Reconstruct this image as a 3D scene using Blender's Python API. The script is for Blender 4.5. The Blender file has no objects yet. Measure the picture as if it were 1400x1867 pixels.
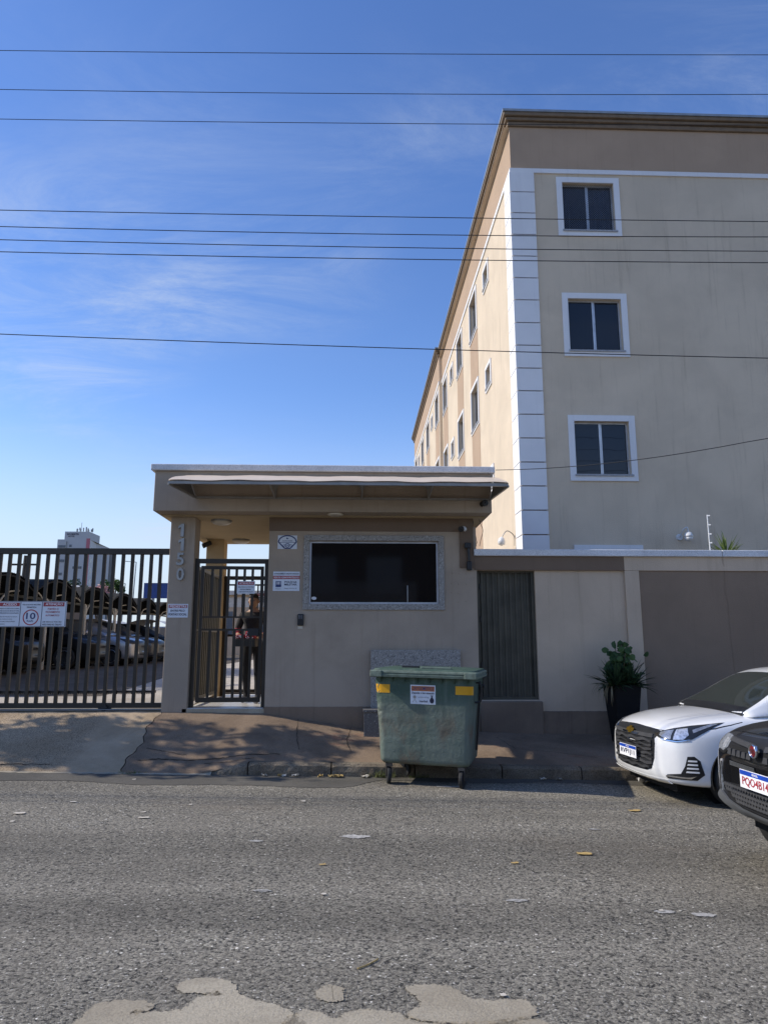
import bpy, bmesh, math, random
import numpy as np
from mathutils import Vector, Matrix, Euler
from mathutils.bvhtree import BVHTree
R = math.radians
random.seed(7)
SC = bpy.context.scene
COL = SC.collection

# ------------------------------------------------------------------ camera
EYE = Vector((0, 0, 1.67)); FPX = 1294.0
YAW = R(2.08); PITCH = math.atan(240 / 1294.0)
cam_d = bpy.data.cameras.new('camera'); cam = bpy.data.objects.new('camera', cam_d); COL.objects.link(cam)
cam.location = EYE
cam.rotation_euler = (R(90) + PITCH, 0, -YAW)
cam_d.sensor_fit = 'VERTICAL'; cam_d.sensor_height = 36; cam_d.lens = 36 * FPX / 1867
cam_d.clip_start = 0.05; cam_d.clip_end = 3000
SC.camera = cam
FW = Vector((math.sin(YAW) * math.cos(PITCH), math.cos(YAW) * math.cos(PITCH), math.sin(PITCH)))
RT = Vector((math.cos(YAW), -math.sin(YAW), 0)); UP = RT.cross(FW)
def ray(px, py): return FW * FPX + RT * (px - 700) + UP * (933.5 - py)
def PY(px, py, y): d = ray(px, py); return EYE + d * (y / d.y)          # pixel -> point on the plane at depth y
def PX(px, py, x): d = ray(px, py); return EYE + d * (x / d.x)
def PZ(px, py, z): d = ray(px, py); return EYE + d * ((z - EYE.z) / d.z)
def zr(x): return 0.02 * (1 - max(-40, min(40, x)))                     # the street falls 2 % to the right
def PR(px, py):                                                        # pixel -> point on the road
    p = PZ(px, py, 0.0)
    for _ in range(4): p = PZ(px, py, zr(p.x))
    return p

# ------------------------------------------------------------------ sky, sun, exposure
SUN_EL, SUN_B = R(38), R(3.5)
world = bpy.data.worlds.new('World'); SC.world = world; world.use_nodes = True
nt = world.node_tree; nt.nodes.clear()
wo = nt.nodes.new('ShaderNodeOutputWorld'); bg = nt.nodes.new('ShaderNodeBackground')
sky = nt.nodes.new('ShaderNodeTexSky'); sky.sky_type = 'NISHITA'; sky.sun_disc = False
sky.sun_elevation = SUN_EL; sky.sun_rotation = R(-90) + SUN_B
sky.air_density = 1.0; sky.dust_density = 0.1; sky.ozone_density = 1.8; sky.altitude = 500
bg.inputs['Strength'].default_value = 0.135
# thin cirrus over the whole sky, streaked by stretching the direction it is looked up with
tc = nt.nodes.new('ShaderNodeTexCoord')
sep = nt.nodes.new('ShaderNodeSeparateXYZ'); nt.links.new(tc.outputs['Generated'], sep.inputs[0])
def wmath(op, a, b=None, c=None):
    n = nt.nodes.new('ShaderNodeMath'); n.operation = op
    for i, v in enumerate((a, b, c)):
        if v is None: continue
        if isinstance(v, (int, float)): n.inputs[i].default_value = v
        else: nt.links.new(v, n.inputs[i])
    return n.outputs[0]
zz = wmath('ADD', wmath('MAXIMUM', sep.outputs[2], 0.0), 0.16)
cx = wmath('DIVIDE', sep.outputs[0], zz); cy = wmath('DIVIDE', sep.outputs[1], zz)
comb = nt.nodes.new('ShaderNodeCombineXYZ'); nt.links.new(cx, comb.inputs[0]); nt.links.new(cy, comb.inputs[1])
def wnoise(scale, detail, rough, dist, sx, sy, rot, off):
    m = nt.nodes.new('ShaderNodeMapping'); m.inputs['Scale'].default_value = (sx, sy, 1)
    m.inputs['Rotation'].default_value = (0, 0, rot); m.inputs['Location'].default_value = off
    nt.links.new(comb.outputs[0], m.inputs[0])
    n = nt.nodes.new('ShaderNodeTexNoise'); n.inputs['Scale'].default_value = scale; n.inputs['Detail'].default_value = detail
    n.inputs['Roughness'].default_value = rough; n.inputs['Distortion'].default_value = dist
    nt.links.new(m.outputs[0], n.inputs['Vector']); return n.outputs['Fac']
def wramp(v, a, b):
    n = nt.nodes.new('ShaderNodeMapRange'); n.interpolation_type = 'SMOOTHSTEP'
    n.inputs['From Min'].default_value = a; n.inputs['From Max'].default_value = b
    nt.links.new(v, n.inputs['Value']); return n.outputs[0]
patch_n = wramp(wnoise(0.62, 3, .5, 0.3, 1, 1, 0, (8.15, 3.05, 0)), .46, .72)
fib_n = wramp(wnoise(2.6, 10, .72, .75, .6, 1.4, R(38), (3.85, 1.54, 0)), .36, .88)
veil_n = wramp(wnoise(0.9, 4, .55, .5, .6, 1.2, R(30), (9.1, 3.4, 0)), .42, .85)
low_n = wmath('ADD', wramp(sep.outputs[2], .36, 0.05), wmath('MULTIPLY', wramp(sep.outputs[2], .30, .02), 2.0))
cl = wmath('ADD', wmath('MULTIPLY', wmath('MULTIPLY', patch_n, fib_n), .95), wmath('MULTIPLY', veil_n, .03))
cl = wmath('ADD', cl, wmath('MULTIPLY', low_n, .30))
cl = wmath('MINIMUM', wmath('MULTIPLY', cl, wramp(sep.outputs[2], -.02, .02)), .9)
mixc = nt.nodes.new('ShaderNodeMix'); mixc.data_type = 'RGBA'
hsv = nt.nodes.new('ShaderNodeHueSaturation'); hsv.inputs['Saturation'].default_value = 1.20; hsv.inputs['Value'].default_value = 1.10; hsv.inputs['Hue'].default_value = .512
nt.links.new(sky.outputs[0], hsv.inputs['Color'])
nt.links.new(cl, mixc.inputs['Factor']); nt.links.new(hsv.outputs[0], mixc.inputs['A'])
mixc.inputs['B'].default_value = (3.5, 3.95, 4.6, 1)
nt.links.new(mixc.outputs['Result'], bg.inputs['Color']); nt.links.new(bg.outputs[0], wo.inputs[0])

sun_d = bpy.data.lights.new('sun', 'SUN'); sun = bpy.data.objects.new('sun', sun_d); COL.objects.link(sun)
sun_d.energy = 3.15; sun_d.angle = R(0.53); sun_d.color = (1.0, 0.93, 0.82)
SDIR = Vector((-math.cos(SUN_EL) * math.cos(SUN_B), math.cos(SUN_EL) * math.sin(SUN_B), math.sin(SUN_EL)))
sun.rotation_euler = SDIR.to_track_quat('Z', 'Y').to_euler()
sun.location = (-20, 5, 30)
SC.view_settings.view_transform = 'Standard'; SC.view_settings.look = 'None'
SC.view_settings.gamma = 1; SC.view_settings.exposure = 0.5; SC.view_settings.use_curve_mapping = False
SC.render.engine = 'CYCLES'
SC.cycles.use_denoising = True; SC.cycles.max_bounces = 6; SC.cycles.transparent_max_bounces = 12
SC.cycles.sample_clamp_indirect = 4

# ------------------------------------------------------------------ materials
MATS = {}
def nodes_of(name):
    m = bpy.data.materials.new(name); m.use_nodes = True; MATS[name] = m
    t = m.node_tree; b = t.nodes['Principled BSDF']; return m, t, b
class NB:                                                              # tiny node-graph builder
    def __init__(s, t): s.t = t
    def new(s, k, **kw):
        n = s.t.nodes.new(k)
        for a, v in kw.items(): setattr(n, a, v)
        return n
    def link(s, a, b): s.t.links.new(a, b)
    def setin(s, n, key, v):
        if v is None: return
        if hasattr(v, 'is_output'): s.link(v, n.inputs[key])
        else: n.inputs[key].default_value = v
    def math(s, op, a, b=None, clamp=False):
        n = s.new('ShaderNodeMath', operation=op, use_clamp=clamp); s.setin(n, 0, a); s.setin(n, 1, b); return n.outputs[0]
    def pos(s):
        return s.new('ShaderNodeNewGeometry').outputs['Position']
    def obj(s): return s.new('ShaderNodeTexCoord').outputs['Object']
    def mapping(s, vec, scale=(1, 1, 1), rot=(0, 0, 0), loc=(0, 0, 0)):
        n = s.new('ShaderNodeMapping'); s.link(vec, n.inputs[0]); n.inputs['Scale'].default_value = scale
        n.inputs['Rotation'].default_value = rot; n.inputs['Location'].default_value = loc; return n.outputs[0]
    def noise(s, vec, scale, detail=4, rough=.55, dist=0):
        n = s.new('ShaderNodeTexNoise'); s.link(vec, n.inputs['Vector']); n.inputs['Scale'].default_value = scale
        n.inputs['Detail'].default_value = detail; n.inputs['Roughness'].default_value = rough; n.inputs['Distortion'].default_value = dist
        return n.outputs['Fac']
    def voro(s, vec, scale, feature='F1', rnd=1.0):
        n = s.new('ShaderNodeTexVoronoi', feature=feature); s.link(vec, n.inputs['Vector'])
        n.inputs['Scale'].default_value = scale; n.inputs['Randomness'].default_value = rnd; return n
    def ramp(s, v, a, b, lo=0., hi=1.):
        n = s.new('ShaderNodeMapRange', interpolation_type='SMOOTHSTEP'); s.link(v, n.inputs['Value'])
        for k, x in zip(('From Min', 'From Max', 'To Min', 'To Max'), (a, b, lo, hi)): n.inputs[k].default_value = x
        return n.outputs[0]
    def mix(s, f, a, b, blend='MIX'):
        n = s.new('ShaderNodeMix', data_type='RGBA', blend_type=blend)
        s.setin(n, 'Factor', f)
        for k, v in (('A', a), ('B', b)):
            if hasattr(v, 'is_output'): s.link(v, n.inputs[k])
            else: n.inputs[k].default_value = (*v, 1) if len(v) == 3 else v
        return n.outputs['Result']
    def bump(s, h, strength, dist, bsdf, prev=None):
        n = s.new('ShaderNodeBump'); n.inputs['Strength'].default_value = strength; n.inputs['Distance'].default_value = dist
        s.link(h, n.inputs['Height'])
        if prev is not None: s.link(prev, n.inputs['Normal'])
        s.link(n.outputs[0], bsdf.inputs['Normal']); return n.outputs[0]

def plain(name, col, rough=.6, metal=0, spec=.5, var=.12, vscale=6, bump=0, bscale=200, coat=0):
    m, t, b = nodes_of(name); n = NB(t)
    v = n.noise(n.pos(), vscale, 5, .6)
    c = n.mix(n.ramp(v, .3, .7), [x * (1 - var) for x in col], [min(1, x * (1 + var)) for x in col])
    n.link(c, b.inputs['Base Color'])
    b.inputs['Roughness'].default_value = rough; b.inputs['Metallic'].default_value = metal
    b.inputs['Specular IOR Level'].default_value = spec; b.inputs['Coat Weight'].default_value = coat
    b.inputs['Coat Roughness'].default_value = .04
    if bump: n.bump(n.noise(n.pos(), bscale, 3, .6), bump, .01, b)
    return m

def stucco(name, col, var=.10, bump=.5, scale=55, streak=.22, grime=(0.5, 0.46, 0.4), sd=(1, 1, .06)):
    """painted render: fine grain, blotches, vertical rain streaks"""
    m, t, b = nodes_of(name); n = NB(t); p = n.pos()
    blot = n.ramp(n.noise(p, .9, 6, .6, .4), .3, .7)
    c = n.mix(blot, [x * (1 - var) for x in col], [min(1, x * (1 + var * .6)) for x in col])
    st = n.ramp(n.noise(n.mapping(p, (5, 5, .28)), 1.6, 6, .65, .2), .52, .78)
    c = n.mix(n.math('MULTIPLY', st, streak), c, [a * g for a, g in zip(col, grime)])
    fine = n.noise(p, scale * 2.2, 3, .7)
    c = n.mix(n.ramp(fine, .25, .75, 0, .25), c, [x * .72 for x in col])
    n.link(c, b.inputs['Base Color']); b.inputs['Roughness'].default_value = .9; b.inputs['Specular IOR Level'].default_value = .25
    h = n.math('ADD', n.noise(p, scale, 4, .65), n.math('MULTIPLY', n.noise(p, 1.7, 3, .5), 1.2))
    n.bump(h, bump, .012, b)
    return m

def granite(name, base=(.37, .345, .31), k=1.0):
    m, t, b = nodes_of(name); n = NB(t); p = n.pos()
    v1 = n.voro(p, 85); v2 = n.noise(p, 60, 5, .7)
    dark = n.ramp(v2, .52, .62)
    c = n.mix(n.ramp(v1.outputs['Distance'], .1, .6), [x * 1.25 for x in base], [x * .8 for x in base])
    c = n.mix(n.math('MULTIPLY', dark, .85 * k), c, (.06, .06, .065))
    c = n.mix(n.ramp(n.noise(p, 34, 3, .5), .6, .7, 0, .5), c, (.75, .74, .72))
    n.link(c, b.inputs['Base Color']); b.inputs['Roughness'].default_value = .45
    return m

def asphalt(name):
    m, t, b = nodes_of(name); n = NB(t); p = n.pos()
    pw = n.mix(.012, p, n.new('ShaderNodeTexNoise').outputs['Color'], 'ADD')
    v = n.voro(p, 88); ve = n.voro(p, 88, 'DISTANCE_TO_EDGE'); v2 = n.voro(n.mapping(p, rot=(0, 0, .7)), 150)
    rnd = n.new('ShaderNodeSeparateColor'); n.link(v.outputs['Color'], rnd.inputs[0])
    tone = n.ramp(rnd.outputs[0], 0, 1, .62, 1.34)
    pits = n.ramp(n.noise(p, 40, 5, .72), .38, .47)               # ragged gaps between the stones
    stone = n.mix(n.ramp(rnd.outputs[1], .2, .9), (.214, .194, .156), (.326, .296, .232))
    stone = n.mix(n.ramp(rnd.outputs[2], .98, .99), stone, (.75, .70, .60))
    c = n.mix(1.0, stone, stone)
    mt = n.new('ShaderNodeVectorMath', operation='SCALE'); n.link(stone, mt.inputs[0]); n.link(tone, mt.inputs['Scale'])
    c = n.mix(pits, (.022, .021, .020), mt.outputs[0])
    big = n.ramp(n.noise(p, .55, 6, .6, .6), .3, .72)
    c = n.mix(n.math('MULTIPLY', big, .30), c, (.20, .175, .135))
    tan = n.ramp(n.noise(n.mapping(p, (.5, 1.1, 1)), .8, 5, .6), .55, .75)
    c = n.mix(n.math('MULTIPLY', tan, .28), c, (.24, .19, .135))
    lane = n.ramp(n.noise(n.mapping(p, (.10, 1.0, 1)), .9, 4, .55), .32, .68, .74, 1.16)          # tyre-worn bands along the street
    stain = n.ramp(n.noise(n.mapping(p, (.8, 1.3, 1), loc=(4.2, 1.7, 0)), .9, 5, .6), .60, .74, 1.0, .66)
    mm = n.new('ShaderNodeVectorMath', operation='SCALE'); n.link(c, mm.inputs[0]); n.link(n.math('MULTIPLY', lane, stain), mm.inputs['Scale']); c = mm.outputs[0]
    n.link(c, b.inputs['Base Color']); b.inputs['Roughness'].default_value = .88; b.inputs['Specular IOR Level'].default_value = .3
    h = n.math('ADD', n.math('MULTIPLY', n.ramp(ve.outputs['Distance'], 0, .25), .6), n.math('MULTIPLY', pits, 1.0))
    h = n.math('ADD', h, n.math('MULTIPLY', n.noise(p, 190, 2, .5), .35))
    n.bump(h, .62, .010, b)
    return m

def concrete(name, c1, c2, speck=.0, bump=.6, red=0, smooth_x=None):
    m, t, b = nodes_of(name); n = NB(t); p = n.pos()
    c = n.mix(n.ramp(n.noise(p, 1.1, 7, .62, .5), .3, .7), c1, c2)
    c = n.mix(n.ramp(n.noise(p, 5, 5, .6), .55, .8, 0, .4), c, [x * .5 for x in c1])
    g = n.noise(p, 70, 4, .7)
    spk = n.ramp(g, .38, .55)
    f = speck
    if smooth_x is not None:
        sx = n.new('ShaderNodeSeparateXYZ'); n.link(n.mix(.25, p, n.new('ShaderNodeTexNoise').outputs['Color'], 'ADD'), sx.inputs[0])
        f = n.math('MULTIPLY', n.ramp(sx.outputs[0], smooth_x - .12, smooth_x + .12, 1, .15), speck)
    c = n.mix(n.math('MULTIPLY', n.math('SUBTRACT', 1.0, spk), f), c, [x * .32 for x in c1])
    if red:
        c = n.mix(n.math('MULTIPLY', n.ramp(n.noise(n.mapping(p, (.8, 1.6, 1), loc=(3.1, .4, 0)), 1.3, 5, .7), .56, .72), red), c, (.32, .12, .075))
    n.link(c, b.inputs['Base Color']); b.inputs['Roughness'].default_value = .92; b.inputs['Specular IOR Level'].default_value = .25
    h = n.math('ADD', n.noise(p, 90, 5, .7), n.math('MULTIPLY', n.noise(p, 7, 4, .6), 1.5))
    n.bump(h, bump, .012, b)
    return m

def foliage(name, c1, c2):
    m, t, b = nodes_of(name); n = NB(t)
    oi = n.new('ShaderNodeNewGeometry').outputs['Random Per Island']
    n.link(n.mix(oi, c1, c2), b.inputs['Base Color']); b.inputs['Roughness'].default_value = .55
    b.inputs['Specular IOR Level'].default_value = .35
    tr = n.new('ShaderNodeBsdfTranslucent'); n.link(n.mix(oi, [x * 1.3 for x in c1], [x * 1.4 for x in c2]), tr.inputs[0])
    ms = n.new('ShaderNodeMixShader'); ms.inputs[0].default_value = .25
    n.link(b.outputs[0], ms.inputs[1]); n.link(tr.outputs[0], ms.inputs[2]); n.link(ms.outputs[0], t.nodes['Material Output'].inputs[0])
    return m

CREAM = (.685, .57, .425); TAN = (.47, .34, .235)
stucco('cream', CREAM, .09, .6, 45, .45); stucco('tan', TAN, .07, .6, 45, .18)
stucco('white_trim', (.82, .82, .82), .05, .25, 60, .22, (.55, .55, .56))
stucco('gate_wall', (.435, .352, .27), .14, .45, 60, .40)
stucco('gate_band', (.20, .142, .10), .10, .45, 60, .2)
stucco('ceiling', (.50, .39, .24), .10, .4, 40, .1)
stucco('rear_post', (.55, .41, .23), .08, .4, 50, .1)
stucco('wall_light', (.57, .45, .33), .12, .4, 60, .34)
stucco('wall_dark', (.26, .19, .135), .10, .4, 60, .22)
stucco('dado', (.23, .172, .125), .30, .5, 40, .5, (.35, .32, .28))
granite('granite'); granite('granite_dark', (.17, .16, .15), .8); granite('granite_cap', (.40, .40, .41), .6)
concrete('cap_concrete', (.66, .66, .66), (.82, .82, .82), .35, .5)
asphalt('asphalt')
concrete('old_asphalt', (.10, .093, .080), (.15, .138, .115), .35, .5)
concrete('pavement', (.20, .142, .096), (.315, .23, .158), .30, .6, .5)
concrete('driveway', (.40, .295, .185), (.54, .415, .28), .85, .9, 0, -3.55)
concrete('kerb_stone', (.15, .12, .085), (.33, .27, .195), .55, 1.0)
concrete('patch', (.35, .30, .22), (.49, .43, .325), .25, .6)
concrete('yard', (.085, .070, .055), (.13, .11, .085), .25, .4); concrete('yard_sunlit', (.42, .375, .31), (.54, .485, .41), .35, .5)  # one yard ground twice: shade in the dark colour, sun in the pale one
concrete('soil', (.10, .085, .065), (.15, .13, .10), .3, .6)
plain('tile', (.62, .60, .56), .35, var=.06)
plain('gate_metal', (.032, .024, .015), .5, .0, .5, .15, 4, .15, 120)
plain('gate_metal_inner', (.085, .068, .034), .45, .0, .5, .15, 4)
plain('black_metal', (.018, .018, .018), .5)
plain('awning_sheet', (.66, .54, .41), .5, var=.05)
plain('awning_metal', (.30, .29, .27), .45, .3)
plain('awning_panel', (.20, .20, .20), .6)
plain('alu', (.55, .56, .58), .4, .7)
plain('numeral', (.30, .30, .30), .35, .6)
plain('door_metal', (.078, .070, .050), .55, .1, .4, .2, 3, .2, 60)
plain('sign_white', (.70, .74, .80), .4, var=.04); plain('sign_red', (.36, .035, .05), .4, var=.05)
plain('ink', (.02, .02, .05), .5); plain('ink_blue', (.03, .05, .16), .5); plain('ink_red', (.40, .04, .05), .5)
plain('ink_white', (.85, .85, .87), .5); plain('orange', (.48, .16, .05), .5); plain('ink_grey', (.28, .29, .32), .5)
plain('yellow', (.72, .36, .015), .35, var=.08)
plain('plastic_black', (.012, .012, .014), .38); plain('rubber', (.016, .016, .016), .75, bump=.3, bscale=90)
plain('plastic_white', (.72, .72, .70), .35, var=.04); plain('lens', (.01, .01, .012), .08)
plain('lamp_glass', (.62, .55, .44), .3); plain('wire', (.012, .012, .013), .6); plain('grey_metal', (.33, .33, .32), .45, .5)
plain('pot', (.010, .010, .011), .75, spec=.2, bump=.2, bscale=60)
plain('car_white', (.87, .865, .85), .28, var=.015, coat=1.0); plain('car_black', (.006, .006, .007), .22, var=.02, coat=1.0)
plain('car_silver', (.38, .38, .39), .30, .6, var=.02, coat=.8); plain('car_grey', (.05, .052, .056), .3, .3, var=.02, coat=.8)
plain('trim_black', (.014, .014, .015), .45); plain('grille_black', (.020, .021, .023), .35); plain('chrome', (.75, .76, .78), .12, 1.0, var=.02)
plain('dark_gap', (.004, .004, .004), .9); plain('rim', (.42, .43, .44), .3, .9); plain('brake', (.12, .11, .10), .5, .8)
plain('lamp_clear', (.42, .44, .47), .10, .55, var=.25, vscale=26); plain('lamp_bright', (.72, .74, .78), .16, .6, var=.3, vscale=40); plain('lamp_dark', (.025, .028, .033), .08)
plain('gold', (.60, .36, .05), .25, .9); plain('badge_red', (.16, .012, .018), .3); plain('grey_plastic', (.10, .105, .11), .6)
plain('blue_panel', (.018, .05, .20), .45); plain('plate_blue', (.01, .06, .40), .4)
plain('roof_dark', (.009, .008, .007), .8); plain('post_paint', (.52, .48, .40), .5); plain('white_roof', (.55, .53, .49), .7)
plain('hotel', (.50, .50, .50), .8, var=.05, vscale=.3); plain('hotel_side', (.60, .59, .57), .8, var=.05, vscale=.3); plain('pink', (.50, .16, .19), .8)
plain('far_glass', (.10, .12, .15), .2); plain('bark', (.13, .10, .075), .9, bump=.8, bscale=25)
plain('paper', (.60, .54, .44), .8, var=.12, vscale=30); plain('leaf_dry', (.50, .34, .12), .8, var=.2, vscale=40); plain('paint_old', (.42, .40, .36), .8, var=.3, vscale=30)
plain('skin', (.40, .24, .16), .5); plain('hair', (.02, .015, .012), .6); plain('shirt', (.022, .021, .022), .85); plain('trousers', (.012, .012, .014), .85)
plain('sleeve_red', (.35, .03, .05), .8); plain('shoe', (.22, .22, .23), .6); plain('curtain', (.16, .18, .23), .9); plain('room', (.03, .03, .034), .9)
plain('net', (.16, .17, .19), .7); plain('cornice', (.19, .135, .085), .7, bump=.2, bscale=40); plain('flashing', (.30, .33, .36), .5, .3)
foliage('leaf', (.035, .075, .022), (.085, .14, .035)); foliage('leaf_dark', (.018, .038, .018), (.04, .075, .03)); foliage('yucca', (.10, .16, .04), (.22, .27, .08))
foliage('grass', (.10, .13, .04), (.22, .22, .08)); foliage('blossom', (.45, .20, .22), (.55, .38, .34)); foliage('straw', (.20, .16, .09), (.30, .24, .14))
# glass that mirrors the sky over a dark room
m, t, b = nodes_of('window_glass'); b.inputs['Base Color'].default_value = (.010, .013, .020, 1); b.inputs['Roughness'].default_value = .03; b.inputs['IOR'].default_value = 1.52
nb = NB(t); nb.bump(nb.noise(nb.pos(), 1.3, 2, .5), .06, .05, b)
m, t, b = nodes_of('tinted_glass'); b.inputs['Base Color'].default_value = (.004, .004, .005, 1); b.inputs['Roughness'].default_value = .05
def clear_glass(name, tint, refl=1.0):
    m, t, b = nodes_of(name); n = NB(t); t.nodes.remove(b)
    tr = n.new('ShaderNodeBsdfTransparent'); tr.inputs[0].default_value = (*tint, 1)
    gl = n.new('ShaderNodeBsdfGlossy'); gl.inputs['Roughness'].default_value = .03
    fr = n.new('ShaderNodeFresnel'); fr.inputs[0].default_value = 1.5
    ms = n.new('ShaderNodeMixShader'); n.link(n.math('MULTIPLY', fr.outputs[0], refl), ms.inputs[0]); n.link(tr.outputs[0], ms.inputs[1]); n.link(gl.outputs[0], ms.inputs[2])
    n.link(ms.outputs[0], t.nodes['Material Output'].inputs[0])
clear_glass('room_glass', (.45, .5, .58)); clear_glass('car_glass', (.34, .38, .36), 1.3); clear_glass('lamp_cover', (.8, .82, .85))
# the bin: sun-bleached green plastic, streaked and scuffed
m, t, b = nodes_of('bin_green'); n = NB(t); p = n.obj()
c = n.mix(n.ramp(n.noise(p, 2.2, 6, .6), .3, .7), (.034, .072, .052), (.055, .10, .074))
c = n.mix(n.ramp(n.noise(n.mapping(p, (7, 7, .5)), 1.6, 7, .7, .3), .48, .75, 0, .45), c, (.17, .21, .175))
sp = n.new('ShaderNodeSeparateXYZ'); n.link(p, sp.inputs[0])
rust = n.math('MULTIPLY', n.ramp(n.noise(n.mapping(p, (1.3, 1.3, .8), loc=(.55, 0, .3)), 2.2, 6, .65), .44, .62), .8)
c = n.mix(n.math('MULTIPLY', rust, n.ramp(sp.outputs[2], .95, .55)), c, (.10, .075, .045))
dust = n.math('MULTIPLY', n.ramp(sp.outputs[2], 1.12, .85), n.ramp(n.noise(n.mapping(p, (3, 3, .8)), 1.5, 6, .65), .28, .62, .35, .85))
c = n.mix(n.math('MULTIPLY', dust, .78), c, (.195, .225, .188))
c = n.mix(n.math('MULTIPLY', rust, n.ramp(sp.outputs[2], 1.0, .6, 0, .9)), c, (.12, .095, .065))
c = n.mix(n.ramp(n.noise(p, 38, 4, .7), .66, .74, 0, .7), c, (.33, .40, .34))
n.link(c, b.inputs['Base Color']); b.inputs['Roughness'].default_value = .62
h = n.math('ADD', n.noise(p, 30, 5, .65), n.math('MULTIPLY', n.noise(p, 5, 3, .5), 2.5)); n.bump(h, .45, .012, b)
plain('bin_rim', (.13, .17, .135), .6, var=.25, vscale=14, bump=.4, bscale=50)

# ------------------------------------------------------------------ mesh helpers
class MB:
    def __init__(s): s.v = []; s.f = []; s.m = []; s.cur = 0
    def add(s, vs, fs):
        o = len(s.v); s.v += [tuple(v) for v in vs]; s.f += [tuple(i + o for i in f) for f in fs]; s.m += [s.cur] * len(fs); return s
    def box(s, a, b, M=None):
        x0, y0, z0 = a; x1, y1, z1 = b
        vs = [Vector(q) for q in ((x0, y0, z0), (x1, y0, z0), (x1, y1, z0), (x0, y1, z0), (x0, y0, z1), (x1, y0, z1), (x1, y1, z1), (x0, y1, z1))]
        if M is not None: vs = [M @ q for q in vs]
        return s.add(vs, [(0, 3, 2, 1), (4, 5, 6, 7), (0, 1, 5, 4), (1, 2, 6, 5), (2, 3, 7, 6), (3, 0, 4, 7)])
    def bar(s, p, q, w, h, upv=(0, 0, 1)):
        p, q = Vector(p), Vector(q); d = (q - p).normalized(); u = Vector(upv)
        if abs(d.dot(u)) > .98: u = Vector((0, 1, 0))
        sx = d.cross(u).normalized(); sy = sx.cross(d)
        vs = [e + sx * (a * w / 2) + sy * (c * h / 2) for e in (p, q) for a, c in ((-1, -1), (1, -1), (1, 1), (-1, 1))]
        return s.add(vs, [(0, 1, 2, 3), (7, 6, 5, 4), (0, 4, 5, 1), (1, 5, 6, 2), (2, 6, 7, 3), (3, 7, 4, 0)])
    def tube(s, pts, r, n=8, cap=True):
        pts = [Vector(p) for p in pts]; rs = r if isinstance(r, (list, tuple)) else [r] * len(pts)
        vs = []; fs = []; pu = None
        for i, p in enumerate(pts):
            d = (pts[min(i + 1, len(pts) - 1)] - pts[max(i - 1, 0)]).normalized()
            u = Vector((0, 0, 1)) if abs(d.z) < .95 else Vector((0, 1, 0))
            if pu is not None: u = pu
            sx = d.cross(u).normalized(); sy = sx.cross(d).normalized(); pu = sy
            for k in range(n):
                a = 2 * math.pi * k / n; vs.append(p + sx * (math.cos(a) * rs[i]) + sy * (math.sin(a) * rs[i]))
        for i in range(len(pts) - 1):
            for k in range(n):
                k2 = (k + 1) % n; fs.append((i * n + k, i * n + k2, (i + 1) * n + k2, (i + 1) * n + k))
        if cap: fs.append(tuple(range(n - 1, -1, -1))); fs.append(tuple((len(pts) - 1) * n + k for k in range(n)))
        return s.add(vs, fs)
    def lathe(s, prof, n=20, M=None):
        vs = []; fs = []
        for r, z in prof:
            for k in range(n):
                a = 2 * math.pi * k / n; q = Vector((r * math.cos(a), r * math.sin(a), z)); vs.append(M @ q if M is not None else q)
        for i in range(len(prof) - 1):
            for k in range(n):
                k2 = (k + 1) % n; fs.append((i * n + k, i * n + k2, (i + 1) * n + k2, (i + 1) * n + k))
        fs.append(tuple(range(n - 1, -1, -1))); fs.append(tuple((len(prof) - 1) * n + k for k in range(n)))
        return s.add(vs, fs)
    def prism(s, poly, f0, f1):
        """poly: 2-D points; f0/f1 map a 2-D point to the two ends"""
        n = len(poly); vs = [f0(*p) for p in poly] + [f1(*p) for p in poly]
        return s.add(vs, [tuple(range(n - 1, -1, -1)), tuple(range(n, 2 * n))] + [(i, (i + 1) % n, n + (i + 1) % n, n + i) for i in range(n)])
    def grid(s, rows):
        nr, nc = len(rows), len(rows[0])
        return s.add([p for r_ in rows for p in r_], [(i * nc + j, i * nc + j + 1, (i + 1) * nc + j + 1, (i + 1) * nc + j) for i in range(nr - 1) for j in range(nc - 1)])
    def mesh(s, name, mats, smooth=False, fix=True):
        me = bpy.data.meshes.new(name); me.from_pydata([tuple(v) for v in s.v], [], s.f)
        for m_ in (mats if isinstance(mats, (list, tuple)) else [mats]): me.materials.append(MATS[m_])
        me.polygons.foreach_set('material_index', s.m)
        if fix:
            bm = bmesh.new(); bm.from_mesh(me); bmesh.ops.recalc_face_normals(bm, faces=bm.faces); bm.to_mesh(me); bm.free()
        if smooth: me.polygons.foreach_set('use_smooth', [True] * len(me.polygons))
        me.update(); return me
    def build(s, name, mats, parent=None, smooth=False, bevel=0, fix=True):
        return link(name, s.mesh(name, mats, smooth, fix), parent, bevel)
def link(name, me, parent=None, bevel=0):
    o = bpy.data.objects.new(name, me); COL.objects.link(o)
    if parent is not None:
        o.parent = parent
        off = Vector((0, 0, 0)); q = parent
        while q is not None: off += Vector(q.get('_base', (0, 0, 0))); q = None if q.parent is None else q.parent
        o.location = -off
        # meshes of static things are written in world metres: shift them back by the base of the thing above
        if parent.parent is not None or parent.type == 'MESH': o.location = (0, 0, 0)
    if bevel:
        mo = o.modifiers.new('bevel', 'BEVEL'); mo.width = bevel; mo.segments = 2; mo.limit_method = 'ANGLE'; mo.angle_limit = R(40)
    return o
def tag(o, label=None, cat=None, group=None, kind=None):
    for k, v in (('label', label), ('category', cat), ('group', group), ('kind', kind)):
        if v: o[k] = v
    return o
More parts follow.
